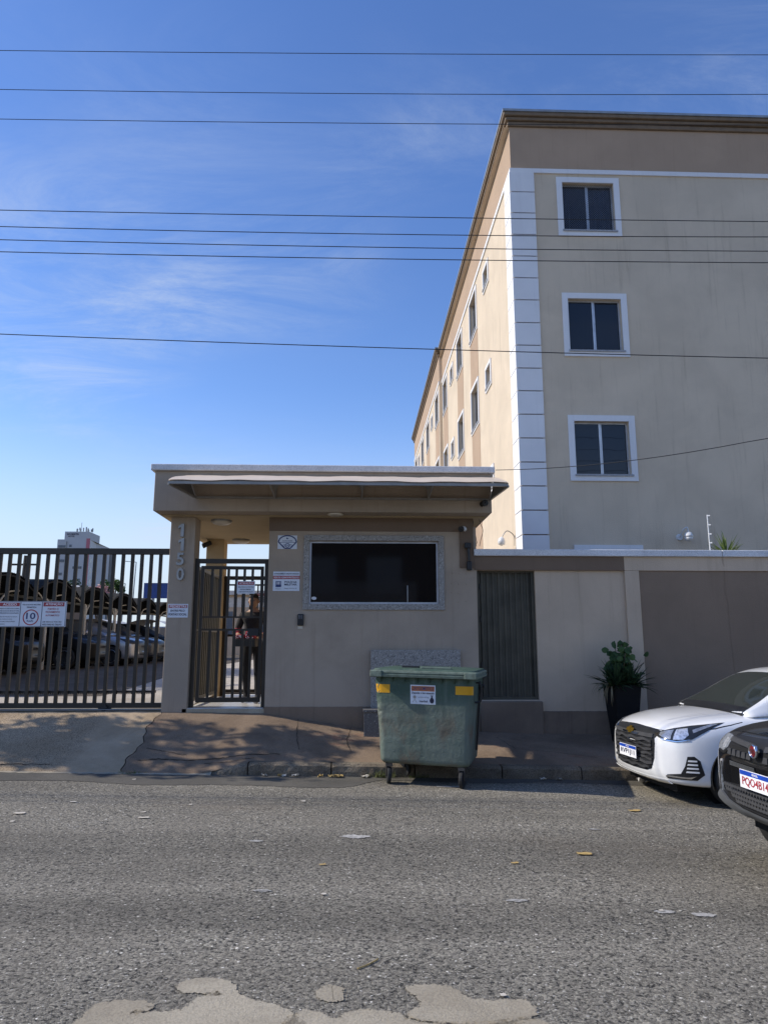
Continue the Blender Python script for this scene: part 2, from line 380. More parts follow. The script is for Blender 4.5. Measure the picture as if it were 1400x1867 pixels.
def thing(name, label, cat, base=(0, 0, 0), group=None):
    """an Empty at the base; parts are written in world coordinates"""
    o = bpy.data.objects.new(name, None); COL.objects.link(o); o.location = base; o['_base'] = tuple(base); o.empty_display_size = .2
    return tag(o, label, cat, group)
def local_thing(name, label, cat, group=None):
    o = bpy.data.objects.new(name, None); COL.objects.link(o); o.empty_display_size = .2
    return tag(o, label, cat, group)
def copy_tree(o, parent=None):
    c = o.copy(); COL.objects.link(c); c.parent = parent
    for ch in list(o.children): copy_tree(ch, c)
    return c
def box(name, a, b, mat, parent=None, bevel=0): return MB().box(a, b).build(name, mat, parent, bevel=bevel)
def smoothstep(a, b, x): t_ = max(0, min(1, (x - a) / (b - a))); return t_ * t_ * (3 - 2 * t_)

def facade(f, W, H, holes, depth):
    """wall sheet with rectangular holes and their reveals. f(u, v, d) -> point, d is the depth behind the face"""
    us = sorted({0, W, *[h[0] for h in holes], *[h[1] for h in holes]}); vs = sorted({0, H, *[h[2] for h in holes], *[h[3] for h in holes]})
    mb = MB()
    for i in range(len(us) - 1):
        for j in range(len(vs) - 1):
            uc, vc = (us[i] + us[i + 1]) / 2, (vs[j] + vs[j + 1]) / 2
            if any(h[0] < uc < h[1] and h[2] < vc < h[3] for h in holes): continue
            mb.add([f(us[i], vs[j], 0), f(us[i + 1], vs[j], 0), f(us[i + 1], vs[j + 1], 0), f(us[i], vs[j + 1], 0)], [(0, 1, 2, 3)])
    for u0, u1, v0, v1 in holes:
        for a, b_ in (((u0, v0), (u1, v0)), ((u1, v0), (u1, v1)), ((u1, v1), (u0, v1)), ((u0, v1), (u0, v0))):
            mb.add([f(*a, 0), f(*b_, 0), f(*b_, depth), f(*a, depth)], [(0, 1, 2, 3)])
    return mb

TEXTC = {}
def text_mesh(txt, bold=0.0):
    if (txt, bold) in TEXTC: return TEXTC[(txt, bold)]
    cu = bpy.data.curves.new('t', 'FONT'); cu.body = txt; cu.offset = bold; cu.resolution_u = 3
    o = bpy.data.objects.new('t', cu); COL.objects.link(o)
    dg = bpy.context.evaluated_depsgraph_get(); dg.update()
    me = o.evaluated_get(dg).to_mesh()
    v = [tuple(q.co) for q in me.vertices]; f = [tuple(q.vertices) for q in me.polygons]
    bpy.data.objects.remove(o); bpy.data.curves.remove(cu)
    TEXTC[(txt, bold)] = (v, f); return v, f
def lettering(mb, txt, x0, x1, z0, z1, y, bold=.012, f=None):
    """flat letters filling the rectangle, facing -Y"""
    v, fs = text_mesh(txt, bold)
    if not v: return
    ax = min(p[0] for p in v); bx = max(p[0] for p in v); ay = min(p[1] for p in v); by = max(p[1] for p in v)
    g = f or (lambda x, z: (x, y, z))
    mb.add([g(x0 + (p[0] - ax) / (bx - ax) * (x1 - x0), z0 + (p[1] - ay) / (by - ay) * (z1 - z0)) for p in v], fs)
def put_text(parent, lines, mat, y, name='lettering', bold=.012):
    mb = MB()
    for txt, x0, x1, z0, z1 in lines: lettering(mb, txt, x0, x1, z0, z1, y, bold)
    return mb.build(name, mat, parent, fix=False)

# ================================================================== SETTING
mb = MB()                                                              # terrain to the horizon: street level, a bank, then the yard level
prof = [(-1500, -3.2), (10.9, -3.2), (11.3, .45), (60, .8), (1500, .8)]
mb.grid([[(x, y, z) for x in (-1500, -60, 60, 1500)] for y, z in prof]); tag(mb.build('ground', 'soil'), kind='structure')
mb = MB(); mb.grid([[(x, y, zr(x)) for x in (-40, -10, 0, 10, 40)] for y in (-7.5, 0, 9.5)]); tag(mb.build('road', 'asphalt'), kind='structure')
# smoother, older strip of asphalt along the gutter, ragged towards the road
rows = [[], []]
for i in range(141):
    x = -7 + i * .1
    e = 8.72 + .05 * math.sin(x * 3.1) + random.uniform(-.025, .025) + .42 * smoothstep(-.2, .35, x) + .12 * smoothstep(-2.1, -3.4, x)
    rows[0].append((x, e, zr(x) + .004)); rows[1].append((x, 9.47, zr(x) + .004))
mb = MB(); mb.grid(rows); tag(mb.build('gutter_strip', 'old_asphalt'), kind='structure')
mb = MB(); mb.grid([[(x, y, zr(x) + .15) for x in (-40, 0, 40)] for y in (-10.5, -7.5)]); mb.grid([[(x, -7.5, zr(x) + .15) for x in (-40, 0, 40)], [(x, -7.499, zr(x) - .02) for x in (-40, 0, 40)]])
tag(mb.build('far_pavement', 'pavement'), kind='structure')

OH = thing('opposite_house', 'plain house with roller garage door across the street behind the viewer', 'house', (0, -11, .1))
box('wall', (-5.5, -16, -.5), (6.5, -10.6, 6.6), 'wall_dark', OH); box('roof', (-5.8, -16.4, 6.6), (6.8, -10.3, 6.85), 'roof_dark', OH)
mb = MB()
for i in range(24): mb.box((-4, -10.6, .2 + i * .11), (3.5, -10.57, .29 + i * .11))
mb.build('garage_door', 'wall_dark', OH)
mb = MB()
for i in range(9): mb.box((-3.2, -9.9, 3.35 + i * .12), (2.6, -9.87, 3.42 + i * .12))
for x in (-3.2, -1.2, .8, 2.55): mb.box((x, -9.93, 3.3), (x + .06, -9.90, 4.4))
mb.build('balcony_rail', 'white_roof', OH); box('balcony', (-3.3, -10.6, 3.15), (2.7, -9.85, 3.3), 'wall_light', OH)
for x in (-2.6, .4): box('window', (x, -10.6, 3.9), (x + 1.6, -10.56, 5.6), 'white_roof', OH)

def zkerb(x): return zr(x) + .012 + .145 * smoothstep(-2.05, -1.25, x)
WB = [(-60, .70), (-3.0, .68), (-1.35, .655), (-.75, .56), (.07, .435), (1.88, .375), (2.75, .345), (3.71, .32), (8, .235), (40, -.4)]
def zwall(x):
    for (a, za), (b_, zb) in zip(WB, WB[1:]):
        if x <= b_: return za + (zb - za) * (x - a) / (b_ - a)
    return WB[-1][1]
def y0p(x): return 9.385 + .125 * smoothstep(-1.9, -1.3, x)
def zs(x, y):
    t_ = max(0, min(1, (y - y0p(x)) / (11.0 - y0p(x)))); return zkerb(x) * (1 - t_) + zwall(x) * t_ + .012 * math.sin(x * 2.3 + y) * t_ * (1 - t_) * 4
def xcrack(y): return -2.93 + .035 * math.sin(y * 7) + .018 * math.sin(y * 23 + 1)
def pave(name, mat, xa, xb, nx, ny=22, xe0=None, xe1=None):
    rows = []
    for j in range(ny + 1):
        r_ = []
        for i in range(nx + 1):
            t_ = i / nx; yy0 = 9.39 + (11.02 - 9.39) * j / ny
            a = xe0(yy0) if xe0 else xa; b_ = xe1(yy0) if xe1 else xb
            x = a + (b_ - a) * t_; y = y0p(x) + (11.02 - y0p(x)) * j / ny
            r_.append((x, y, zs(x, y) + random.uniform(-.003, .003)))
        rows.append(r_)
    m_ = MB(); m_.grid(rows); return tag(m_.build(name, mat, smooth=True), kind='structure')
pave('pavement', 'pavement', 0, 14, 190, xe0=lambda y: xcrack(y) + .006)
pave('driveway', 'driveway', -14, 0, 110, xe1=lambda y: xcrack(y) - .006)
# pale mortar lip where the driveway meets the asphalt
rows = [[], []]
for i in range(120):
    x = -8 + i * .052
    rows[0].append((x, 9.335 + random.uniform(-.02, .02), zr(x) + .006)); rows[1].append((x, 9.42, zkerb(x) + .006))
mb = MB(); mb.grid(rows); tag(mb.build('driveway_lip', 'patch'), kind='structure')
def crack(pxl, w, name='pavement_crack'):
    P_ = []
    for (xa, ya), (xb, yb) in zip(pxl, pxl[1:]):
        for k_ in range(6):
            t_ = k_ / 6; cand = [PY(xa + (xb - xa) * t_, ya + (yb - ya) * t_, 9.54 + .01 * k2) for k2 in range(140)]
            q = min(cand, key=lambda w: abs(w.z - zs(w.x, w.y)))
            P_.append(Vector((q.x + random.uniform(-.012, .012), q.y + random.uniform(-.012, .012))))
    L_, R_ = [], []
    for i, q in enumerate(P_):
        d = (P_[min(i + 1, len(P_) - 1)] - P_[max(i - 1, 0)]).normalized(); ww = w * random.uniform(.3, 1); n2 = Vector((-d.y, d.x)) * ww / 2
        for S_, e in ((L_, q + n2), (R_, q - n2)): S_.append((e.x, e.y, zs(e.x, e.y) + .0065))
    m_ = MB(); m_.grid([L_, R_]); return tag(m_.build(name, 'dark_gap'), kind='structure')
crack([(252, 1387), (290, 1384), (330, 1387), (372, 1385), (412, 1382), (455, 1376), (520, 1375)], .02)
crack([(268, 1364), (296, 1370), (322, 1375), (342, 1378)], .012); crack([(372, 1393), (420, 1389), (470, 1381)], .012); crack([(545, 1306), (541, 1340), (546, 1372)], .010); crack([(640, 1325), (632, 1350), (640, 1376)], .010)
crack([(0, 1398), (40, 1395), (75, 1398), (95, 1403)], .016); crack([(905, 1345), (940, 1366), (1010, 1372), (1105, 1384)], .010)
# kerb, stone by stone
kerb = tag(bpy.data.objects.new('kerb', None), kind='structure'); COL.objects.link(kerb); kerb['_base'] = (0, 0, 0)
x = -1.86; k = 0
while x < 9:
    L = .5 if k == 0 else random.uniform(.98, 1.12)
    rows = []; n_ = 14
    for i in range(n_ + 1):
        u = x + (L - .016) * i / n_; t_ = zkerb(u) + .002; g = zr(u) - .04
        e = .02 * (1 if i in (0, n_) else 0); j = lambda: random.uniform(-.006, .006)
        rows.append([(u, 9.385 + e * .5 + j(), g), (u, 9.388 + e * .5 + j(), (g + t_) / 2), (u, 9.395 + j(), t_ - .035 - e * .6), (u, 9.425 + j(), t_ - e * .4 - .004), (u, 9.525, t_ - e * .4 + .002), (u, 9.53, g)])
    m_ = MB(); m_.grid(rows); m_.add(rows[0], [(0, 1, 2, 3, 4, 5)]); m_.add(rows[-1], [(5, 4, 3, 2, 1, 0)])
    m_.build('kerb_stone', 'kerb_stone', kerb, smooth=False); x += L; k += 1

# exposed concrete where the top layer of the road has worn off
def blob(name, pts, mat, dz=.005, rough=.007, sub=9, rim=0):
    P_ = []
    for i in range(len(pts)):
        a = Vector(pts[i]); b_ = Vector(pts[(i + 1) % len(pts)])
        for k_ in range(sub):
            t_ = k_ / sub; q = a.lerp(b_, t_); P_.append(Vector((q.x + random.uniform(-rough, rough), q.y + random.uniform(-rough, rough))))
    n_ = len(P_); m_ = MB()
    if not rim:
        m_.add([(q.x, q.y, zr(q.x) + dz) for q in P_], [tuple(range(n_))]); return m_.build(name, mat)
    ar = sum(P_[i].x * P_[(i + 1) % n_].y - P_[(i + 1) % n_].x * P_[i].y for i in range(n_))
    nrm = []
    for i in range(n_): d = (P_[(i + 3) % n_] - P_[i - 3]).normalized(); nrm.append(Vector((d.y, -d.x)) * (1 if ar > 0 else -1))
    O_ = [P_[i] + nrm[i] * rim for i in range(n_)]; I_ = [P_[i] - nrm[i] * rim * .4 for i in range(n_)]
    m_.add([(q.x, q.y, zr(q.x) + dz) for q in O_] + [(q.x, q.y, zr(q.x) + dz) for q in I_], [(i, (i + 1) % n_, n_ + (i + 1) % n_, n_ + i) for i in range(n_)] + [tuple(range(n_, 2 * n_))])
    o = m_.build(name, mat); at_ = o.data.attributes.new('edge', 'FLOAT', 'POINT'); at_.data.foreach_set('value', [0.0] * n_ + [1.0] * n_)
    return o
m, t, b = MATS['patch'], MATS['patch'].node_tree, None
def crumble(src, name):
    m = src.copy(); m.name = name; MATS[name] = m; t = m.node_tree; n = NB(t); out = t.nodes['Material Output']; bs = t.nodes['Principled BSDF']
    at_ = n.new('ShaderNodeAttribute', attribute_name='edge'); p = n.pos()
    f = n.math('ADD', n.math('MULTIPLY', at_.outputs['Fac'], 1.1), n.math('MULTIPLY', n.math('SUBTRACT', n.noise(p, 34, 5, .75), .5), 1.7))
    tr = n.new('ShaderNodeBsdfTransparent'); ms = n.new('ShaderNodeMixShader'); n.link(n.ramp(f, .46, .50), ms.inputs[0]); n.link(tr.outputs[0], ms.inputs[1]); n.link(bs.outputs[0], ms.inputs[2]); n.link(ms.outputs[0], out.inputs[0])
crumble(MATS['patch'], 'patch_worn'); crumble(MATS['paint_old'], 'paint_worn')
def pxs(l):
    P_ = [Vector(PR(*q).xy) for q in l]; out = []                      # rounded by a closed Catmull-Rom curve
    for i in range(len(P_)):
        p0_, p1_, p2_, p3_ = (P_[(i + k_) % len(P_)] for k_ in (-1, 0, 1, 2))
        for t_ in (0, .34, .67): out.append(.5 * (2 * p1_ + (p2_ - p0_) * t_ + (2 * p0_ - 5 * p1_ + 4 * p2_ - p3_) * t_ ** 2 + (3 * p1_ - p0_ - 3 * p2_ + p3_) * t_ ** 3))
    return out
for pl in ([(165, 1845), (200, 1830), (250, 1828), (278, 1838), (240, 1850), (330, 1845), (365, 1822), (405, 1812), (335, 1808), (333, 1794), (372, 1786), (418, 1793), (432, 1815), (470, 1830), (510, 1838), (535, 1860), (540, 1920), (140, 1920)],
           [(582, 1818), (585, 1806), (600, 1800), (618, 1804), (622, 1822), (604, 1826)],
           [(746, 1803), (790, 1798), (826, 1806), (850, 1822), (890, 1828), (950, 1826), (972, 1840), (965, 1856), (900, 1868), (830, 1866), (748, 1856), (770, 1836), (762, 1818)],
           [(545, 1850), (580, 1850), (612, 1862), (650, 1845), (720, 1850), (760, 1868), (830, 1872), (910, 1870), (960, 1862), (1000, 1872), (1010, 1920), (548, 1920)]):
    tag(blob('concrete_patch', pxs(pl), 'patch_worn', .005, .004, 4, .035), kind='structure')

# yard behind the gate; sunlit and shaded ground put into two colours
def zy(y): return .70 + .04 * smoothstep(11, 13, y) + .22 * smoothstep(13, 21, y) + .06 * smoothstep(22, 60, y)
YS = [13.3, 14, 15, 16, 17, 18, 19, 20, 21, 23, 30, 60, 90]
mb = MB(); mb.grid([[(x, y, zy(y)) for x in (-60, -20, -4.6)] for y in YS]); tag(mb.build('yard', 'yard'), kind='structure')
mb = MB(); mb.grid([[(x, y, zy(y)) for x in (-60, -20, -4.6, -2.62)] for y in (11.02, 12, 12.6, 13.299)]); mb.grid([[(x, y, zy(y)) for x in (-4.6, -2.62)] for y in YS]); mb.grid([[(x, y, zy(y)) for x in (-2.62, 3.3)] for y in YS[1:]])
tag(mb.build('yard_lit_ground', 'yard_sunlit'), kind='structure')

# ================================================================== GATEHOUSE
WY = 11.0
GH = thing('gatehouse', 'beige flat-roofed gatehouse with awning and a dark granite-framed window', 'gatehouse', (0, 11, .4))
X0, X1 = -1.385, 1.845                                                 # front wall between pedestrian gate and metal door
wl, wr, wt, wb_ = -.76, 1.25, 3.25, 2.27
mb = facade(lambda u, v, d: (X0 + u, WY + d, .15 + v), X1 - X0, 3.48 - .15, [(wl - X0, wr - X0, wb_ - .15, wt - .15)], .18)
mb.add([(X0, WY, .15), (X0, WY + 3.0, .15), (X0, WY + 3.0, 3.62), (X0, WY, 3.62)], [(0, 1, 2, 3)])
mb.add([(X1 - .1, WY + .02, .15), (X1 - .1, WY + 3, .15), (X1 - .1, WY + 3, 3.62), (X1 - .1, WY + .02, 3.62)], [(0, 1, 2, 3)])
mb.add([(X0, WY + 3.0, .15), (X1, WY + 3.0, .15), (X1, WY + 3.0, 3.62), (X0, WY + 3.0, 3.62)], [(0, 1, 2, 3)])
mb.build('wall', 'gate_wall', GH, fix=False)
box('lintel_band', (X0 - .004, WY - .012, 3.40), (1.60, WY + .1, 3.625), 'gate_band', GH)
box('corner_column', (1.585, WY - .02, 2.83), (1.80, WY + .22, 3.628), 'gate_band', GH)
# dirty plinth that follows the sloping pavement
rows = [[], [], []]
for i in range(40):
    x = X0 - .002 + (1.87 - X0) * i / 39
    zt = max(.74, zwall(x) + .03) if x < -.6 else .74
    rows[0].append((x, WY - .015, .1)); rows[1].append((x, WY - .015, zt + random.uniform(-.004, .004))); rows[2].append((x, WY + .01, zt + .004))
MB().grid(rows).build('plinth', 'dado', GH)
RX0, RX1, RYF, RYB = -3.08, 2.03, 10.58, 14.1
roof = box('roof_slab', (RX0, RYF, 3.63), (RX1, RYB, 4.245), 'gate_wall', GH, bevel=.01)
box('ceiling', (RX0 + .05, RYF + .30, 3.612), (RX1 - .05, RYB - .02, 3.628), 'ceiling', GH)
cap = MB().box((RX0 - .055, RYF - .055, 4.247), (RX1 + .055, RYB + .05, 4.345))
cap.build('roof_cap', 'cap_concrete', GH, bevel=.012)
# posts
p0 = MB(); p0.box((-2.91, WY, .3), (-2.53, WY + .36, 3.611)); post = p0.build('post', 'gate_wall', GH, bevel=.008)
box('rear_post', (-2.86, 13.4, .5), (-2.53, 13.75, 3.611), 'rear_post', GH, bevel=.006)
# house number
for ch, (a, b_) in zip('1150', ((953, 980), (979.5, 1006), (1006, 1032.5), (1034, 1060))):
    pt = PY(330, a, WY - .02); pb = PY(327, b_, WY - .02); cxp = PY(329 + (0 if ch != '1' else 2), (a + b_) / 2, WY - .02).x
    cxp -= .004 * {'953': 0}.get(str(a), 0)
    w = .115 if ch != '1' else .085
    v, f = text_mesh(ch, .02) if ch != '1' else ([(.40, 0, 0), (.78, 0, 0), (.78, 1, 0), (.48, 1, 0), (.10, .80, 0), (.10, .62, 0), (.40, .74, 0)], [(0, 1, 2, 3, 6), (3, 4, 5, 6)])
    m_ = MB(); ax = min(p[0] for p in v); bx = max(p[0] for p in v); ay = min(p[1] for p in v); by = max(p[1] for p in v)
    n_ = len(v); g = lambda p, y: (cxp - w / 2 + (p[0] - ax) / (bx - ax) * w, y, pb.z + .015 + (p[1] - ay) / (by - ay) * (pt.z - pb.z - .03))
    m_.add([g(p, WY - .03) for p in v], f)
    from collections import Counter
    ed = Counter(); 
    for q in f:
        for i in range(len(q)): ed[frozenset((q[i], q[(i + 1) % len(q)]))] += 1
    for e, c_ in ed.items():
        if c_ == 1:
            i, j = tuple(e); m_.add([g(v[i], WY - .03), g(v[j], WY - .03), g(v[j], WY - .002), g(v[i], WY - .002)], [(0, 1, 2, 3)])
    m_.build('numeral', 'numeral', GH)
# guard window: granite surround of four slabs, aluminium frame, dark tinted glass
gx0, gx1, gz0, gz1 = -.845, 1.335, 2.18, 3.335
win = MB().box((wl, WY + .05, wb_), (wl + .03, WY + .09, wt)).box((wr - .03, WY + .05, wb_), (wr, WY + .09, wt)).box((wl + .03, WY + .05, wt - .03), (wr - .03, WY + .09, wt)).box((wl + .03, WY + .05, wb_), (wr - .03, WY + .09, wb_ + .03)).build('window_frame', 'alu', GH)
box('pane', (wl + .03, WY + .06, wb_ + .03), (wr - .03, WY + .07, wt - .03), 'tinted_glass', win)
box('screen', (.76, WY + .05, 2.30), (.775, WY + .059, 2.56), 'grey_metal', win)
m_ = MB(); m_.lathe([(.04, 0), (.04, .003)], 12, Matrix.Translation((-.68, WY + .056, 2.36)) @ Matrix.Rotation(R(90), 4, 'X') @ Matrix.Diagonal((1, .6, 1, 1))); m_.build('sticker', 'ink_white', win)
for a, b_ in (((gx0, 3.25), (gx1, gz1)), ((gx0, gz0), (gx1, 2.27)), ((gx0, 2.272), (wl, 3.248)), ((wr, 2.272), (gx1, 3.248))):
    box('granite_surround', (a[0], WY - .022, a[1]), (b_[0], WY + .002, b_[1]), 'granite', GH, bevel=.003)
# weathered strip of the old sign on the fascia
sgn = MB().box((PY(360, 870, RYF).x, RYF - .012, 4.085), (PY(560, 870, RYF).x, RYF + .002, 4.155)).build('old_sign_strip', 'paint_old', GH)
m_ = MB(); xx = PY(368, 870, RYF).x
while xx < PY(472, 870, RYF).x:
    w = random.uniform(.03, .09); MB().box((xx, RYF - .016, 4.09 + random.uniform(0, .01)), (xx + w, RYF - .0125, 4.145 - random.uniform(0, .015))).build('old_letter', 'ink_blue', sgn); xx += w + random.uniform(.008, .03)
# awning: sloping sheet, front rail, wall bar, struts, triangular ends
AF = 9.78; al, ar = PY(308, 878, AF).x, PY(926, 880, AF).x; az = PY(600, 880, AF).z
wl_, wr_ = PY(357, 908, RYF).x, PY(893, 908, RYF).x; bz = PY(600, 909, RYF).z; tz = PY(600, 868, RYF).z
rows = []
for j in range(7):
    t_ = j / 6; y = AF - .03 + (RYF - AF + .03) * t_; z = az + .02 + (tz - az - .02) * (t_ ** .85)
    rows.append([(al + .0 + (wl_ - .0 - al) * t_ * .35 + (ar - al - (wl_ - al + ar - wr_) * t_ * .35) * i / 24, y, z + .006 * math.sin(i * 1.7 + j) - .004 * math.sin(i * .8)) for i in range(25)])
top = MB().grid(rows); top.grid([[(p[0], p[1], p[2] - .012) for p in r_] for r_ in rows])
aw = top.build('awning', 'awning_sheet', GH, smooth=True, fix=False)
MB().bar((al, AF, az - .012), (ar, AF, az - .012), .035, .045).build('front_rail', 'awning_metal', aw)
MB().bar((wl_, RYF - .022, bz), (wr_, RYF - .022, bz), .035, .03).build('wall_bar', 'awning_metal', aw)
for s_, xa, xb in ((-1, al, wl_), (1, ar, wr_)):
    MB().bar((xa, AF, az - .03), (xb, RYF - .02, bz), .03, .03).build('side_strut', 'awning_metal', aw)
    m_ = MB(); m_.add([(xa, AF, az - .01), (xb, RYF - .01, bz), (xa + (xb - xa) * .35, RYF - .01, tz - .01)], [(0, 1, 2)]); m_.build('end_panel', 'awning_panel', aw)
for px in (503, 660, 780):
    xx = PY(px, 890, RYF).x
    MB().bar((xx, RYF - .02, bz), (xx, RYF - .02, tz - .06), .025, .03).bar((xx, RYF - .03, bz), (xx, AF + .05, az), .02, .025).build('bracket', 'awning_metal', aw)
    m_ = MB(); zc_ = PY(px, 886, RYF).z; m_.add([(xx - .09, RYF - .04, tz - .08), (xx + .09, RYF - .04, tz - .08), (xx, RYF - .04, zc_ - .1)], [(0, 1, 2)]); m_.build('gusset', 'awning_metal', aw)
# ceiling lights
for px, py, lab in ((404, 950, 'round frosted ceiling light of the entry porch, close to the street'), (440, 985, 'round frosted ceiling light of the entry porch, beside the rear post')):
    p = PZ(px, py, 3.60)
    t_ = thing('ceiling_light', lab, 'ceiling light', (p.x, p.y, 3.612), 'porch ceiling lights')
    m_ = MB(); m_.lathe([(.165, 3.612), (.165, 3.585)], 24, Matrix.Translation((p.x, p.y, 0))); m_.build('ring', 'grey_metal', t_, smooth=False)
    m_ = MB(); m_.lathe([(.155, 3.585), (.15, 3.57), (.12, 3.548), (.06, 3.534), (.005, 3.53)], 24, Matrix.Translation((p.x, p.y, 0))); m_.build('glass_bowl', 'lamp_glass', t_, smooth=True)
p = PZ(612, 942, 3.6)
t_ = thing('soffit_light', 'shallow round light under the roof edge above the guard window', 'ceiling light', (p.x, 10.8, 3.628))
m_ = MB(); m_.lathe([(.12, 3.628), (.12, 3.61), (.08, 3.597), (.005, 3.594)], 20, Matrix.Translation((p.x, 10.74, 0))); m_.build('glass_bowl', 'lamp_glass', t_, smooth=True)

# threshold and floor tiles of the porch
fl = tag(box('porch_floor', (-2.6, 11.0, .3), (-1.39, 14.05, .715), 'patch'), kind='structure'); fl['_base'] = (0, 0, 0)
tx0, ty0, ts = -2.53, 11.02, .375
for i in range(3):
    for j in range(8):
        x0, x1_ = tx0 + i * ts, tx0 + (i + 1) * ts - .006; y0, y1_ = ty0 + j * ts, ty0 + (j + 1) * ts - .006
        m_ = MB().box((x0, y0, .712), (x1_, y1_, .724 + random.uniform(0, .0015))); m_.build('tile', 'tile', fl)

# pedestrian gate: fixed frame plus a leaf standing slightly open
PG = thing('pedestrian_gate', 'dark metal barred pedestrian gate standing ajar beside the number post', 'gate', (-1.95, 11.1, .72))
gy = 11.12; fx0, fx1, fz1 = -2.525, -1.392, 2.97
fr = MB().box((fx0, gy - .03, .66), (fx0 + .06, gy + .03, fz1)).box((fx1 - .06, gy - .03, .66), (fx1, gy + .03, fz1)).box((fx0 + .06, gy - .03, fz1 - .07), (fx1 - .06, gy + .03, fz1)).build('gate_frame', 'gate_metal', PG)
LM = Matrix.Translation((fx0 + .09, gy, 0)) @ Matrix.Rotation(R(3.5), 4, 'Z')
LW = fx1 - fx0 - .17; lz0, lz1 = .80, fz1 - .11
def lbox(name, a, b_, mat='gate_metal', parent=None):
    return MB().box(a, b_, LM).build(name, mat, parent or PG)
for nm, a, b_ in (('stile', (0, -.02, lz0), (.05, .02, lz1)), ('stile', (LW - .05, -.02, lz0), (LW, .02, lz1)), ('top_rail', (.05, -.02, lz1 - .05), (LW - .05, .02, lz1)), ('bottom_rail', (.05, -.02, lz0), (LW - .05, .02, lz0 + .07)),
                  ('middle_rail', (.05, -.015, 1.865), (LW - .05, .015, 1.895)), ('middle_rail', (.05, -.015, 2.06), (LW - .05, .015, 2.085))): lbox(nm, a, b_)
for i in range(6):
    xb = .05 + (LW - .1) * (i + 1) / 7
    lbox('bar', (xb - .02, -.013, lz0 + .07), (xb + .02, .013, 1.865)); lbox('bar', (xb - .02, -.013, 2.085), (xb + .02, .013, lz1 - .05))
lk = lbox('lock_box', (LW - .22, -.045, 1.79), (LW - .052, .03, 1.90), 'black_metal'); 
# left side grille and inner gate of the porch
SG = thing('side_grille', 'brown barred side grille of the porch between front post and rear post', 'grille', (-2.55, 12.3, .72))
for nm, z0, z1 in (('bottom_rail', .79, .84), ('middle_rail', 1.87, 1.90), ('top_rail', 2.84, 2.89)): box(nm, (-2.575, 11.4, z0), (-2.545, 13.38, z1), 'gate_metal_inner', SG)
for i in range(14):
    y = 11.45 + i * .142; box('bar', (-2.572, y, .84), (-2.548, y + .035, 2.84), 'gate_metal_inner', SG)
IG = thing('inner_gate', 'inner barred gate of the porch with a frame on the rear post', 'gate', (-1.9, 13.6, .72)); iy = 13.58
for nm, a, b_ in (('stile', (-2.525, .72), (-2.47, 2.93)), ('stile', (-1.46, .72), (-1.40, 2.93)), ('top_rail', (-2.47, 2.86), (-1.46, 2.93)), ('top_rail', (-2.47, 2.75), (-1.46, 2.78)), ('bottom_rail', (-2.47, .78), (-1.46, .84)), ('middle_rail', (-2.47, 1.80), (-1.46, 1.84))):
    box(nm, (a[0], iy - .02, a[1]), (b_[0], iy + .02, b_[1]), 'gate_metal', IG)
for i in range(6):
    xb = -2.47 + 1.01 * (i + 1) / 7; box('bar', (xb - .012, iy - .012, .84), (xb + .012, iy + .012, 2.75), 'gate_metal', IG)

# sliding gate
GY = 11.2
SL = thing('sliding_gate', 'long dark sliding driveway gate of vertical bars beside the number post', 'gate', (-6, GY, .72))
grx = PY(311, 1005, GY).x
gzt = PY(150, 1000, GY).z; gzb = PY(150, 1291, GY).z
box('top_rail', (-9.6, GY - .035, gzt - .092), (grx, GY + .035, gzt), 'gate_metal', SL)
box('bottom_rail', (-9.6, GY - .03, gzb), (grx + .05, GY + .03, gzb + .075), 'gate_metal', SL)
bx0 = PY(293.7, 1020, GY).x
for i in range(45):
    xb = bx0 - i * .1447
    box('bar', (xb - .025, GY - .018, gzb + .0755), (xb + .025, GY + .018, gzt - .0925), 'gate_metal', SL)
rz = PY(150, 1262, GY + .05).z
rk = MB().box((-9.5, GY + .032, rz - .01), (PY(283, 1262, GY).x, GY + .06, rz + .025))
xx = -6.5
while xx < PY(280, 1262, GY).x: rk.box((xx, GY + .034, rz - .03), (xx + .014, GY + .058, rz - .01)); xx += .03
rk.build('toothed_rack', 'black_metal', SL)
for px in (192, -300):
    q = PY(px, 1291, GY); m_ = MB(); m_.lathe([(.05, -.02), (.05, .02)], 16, Matrix.Translation((q.x, GY - .05, gzb + .005)) @ Matrix.Rotation(R(90), 4, 'X')); m_.box((q.x - .09, GY - .045, gzb - .012), (q.x + .09, GY + .02, gzb + .012)); m_.build('roller', 'black_metal', SL)
tr = tag(box('gate_track', (-9.8, GY - .05, .69), (-2.95, GY + .05, gzb - .045), 'grey_metal'), 'low metal track under the sliding gate', 'track')

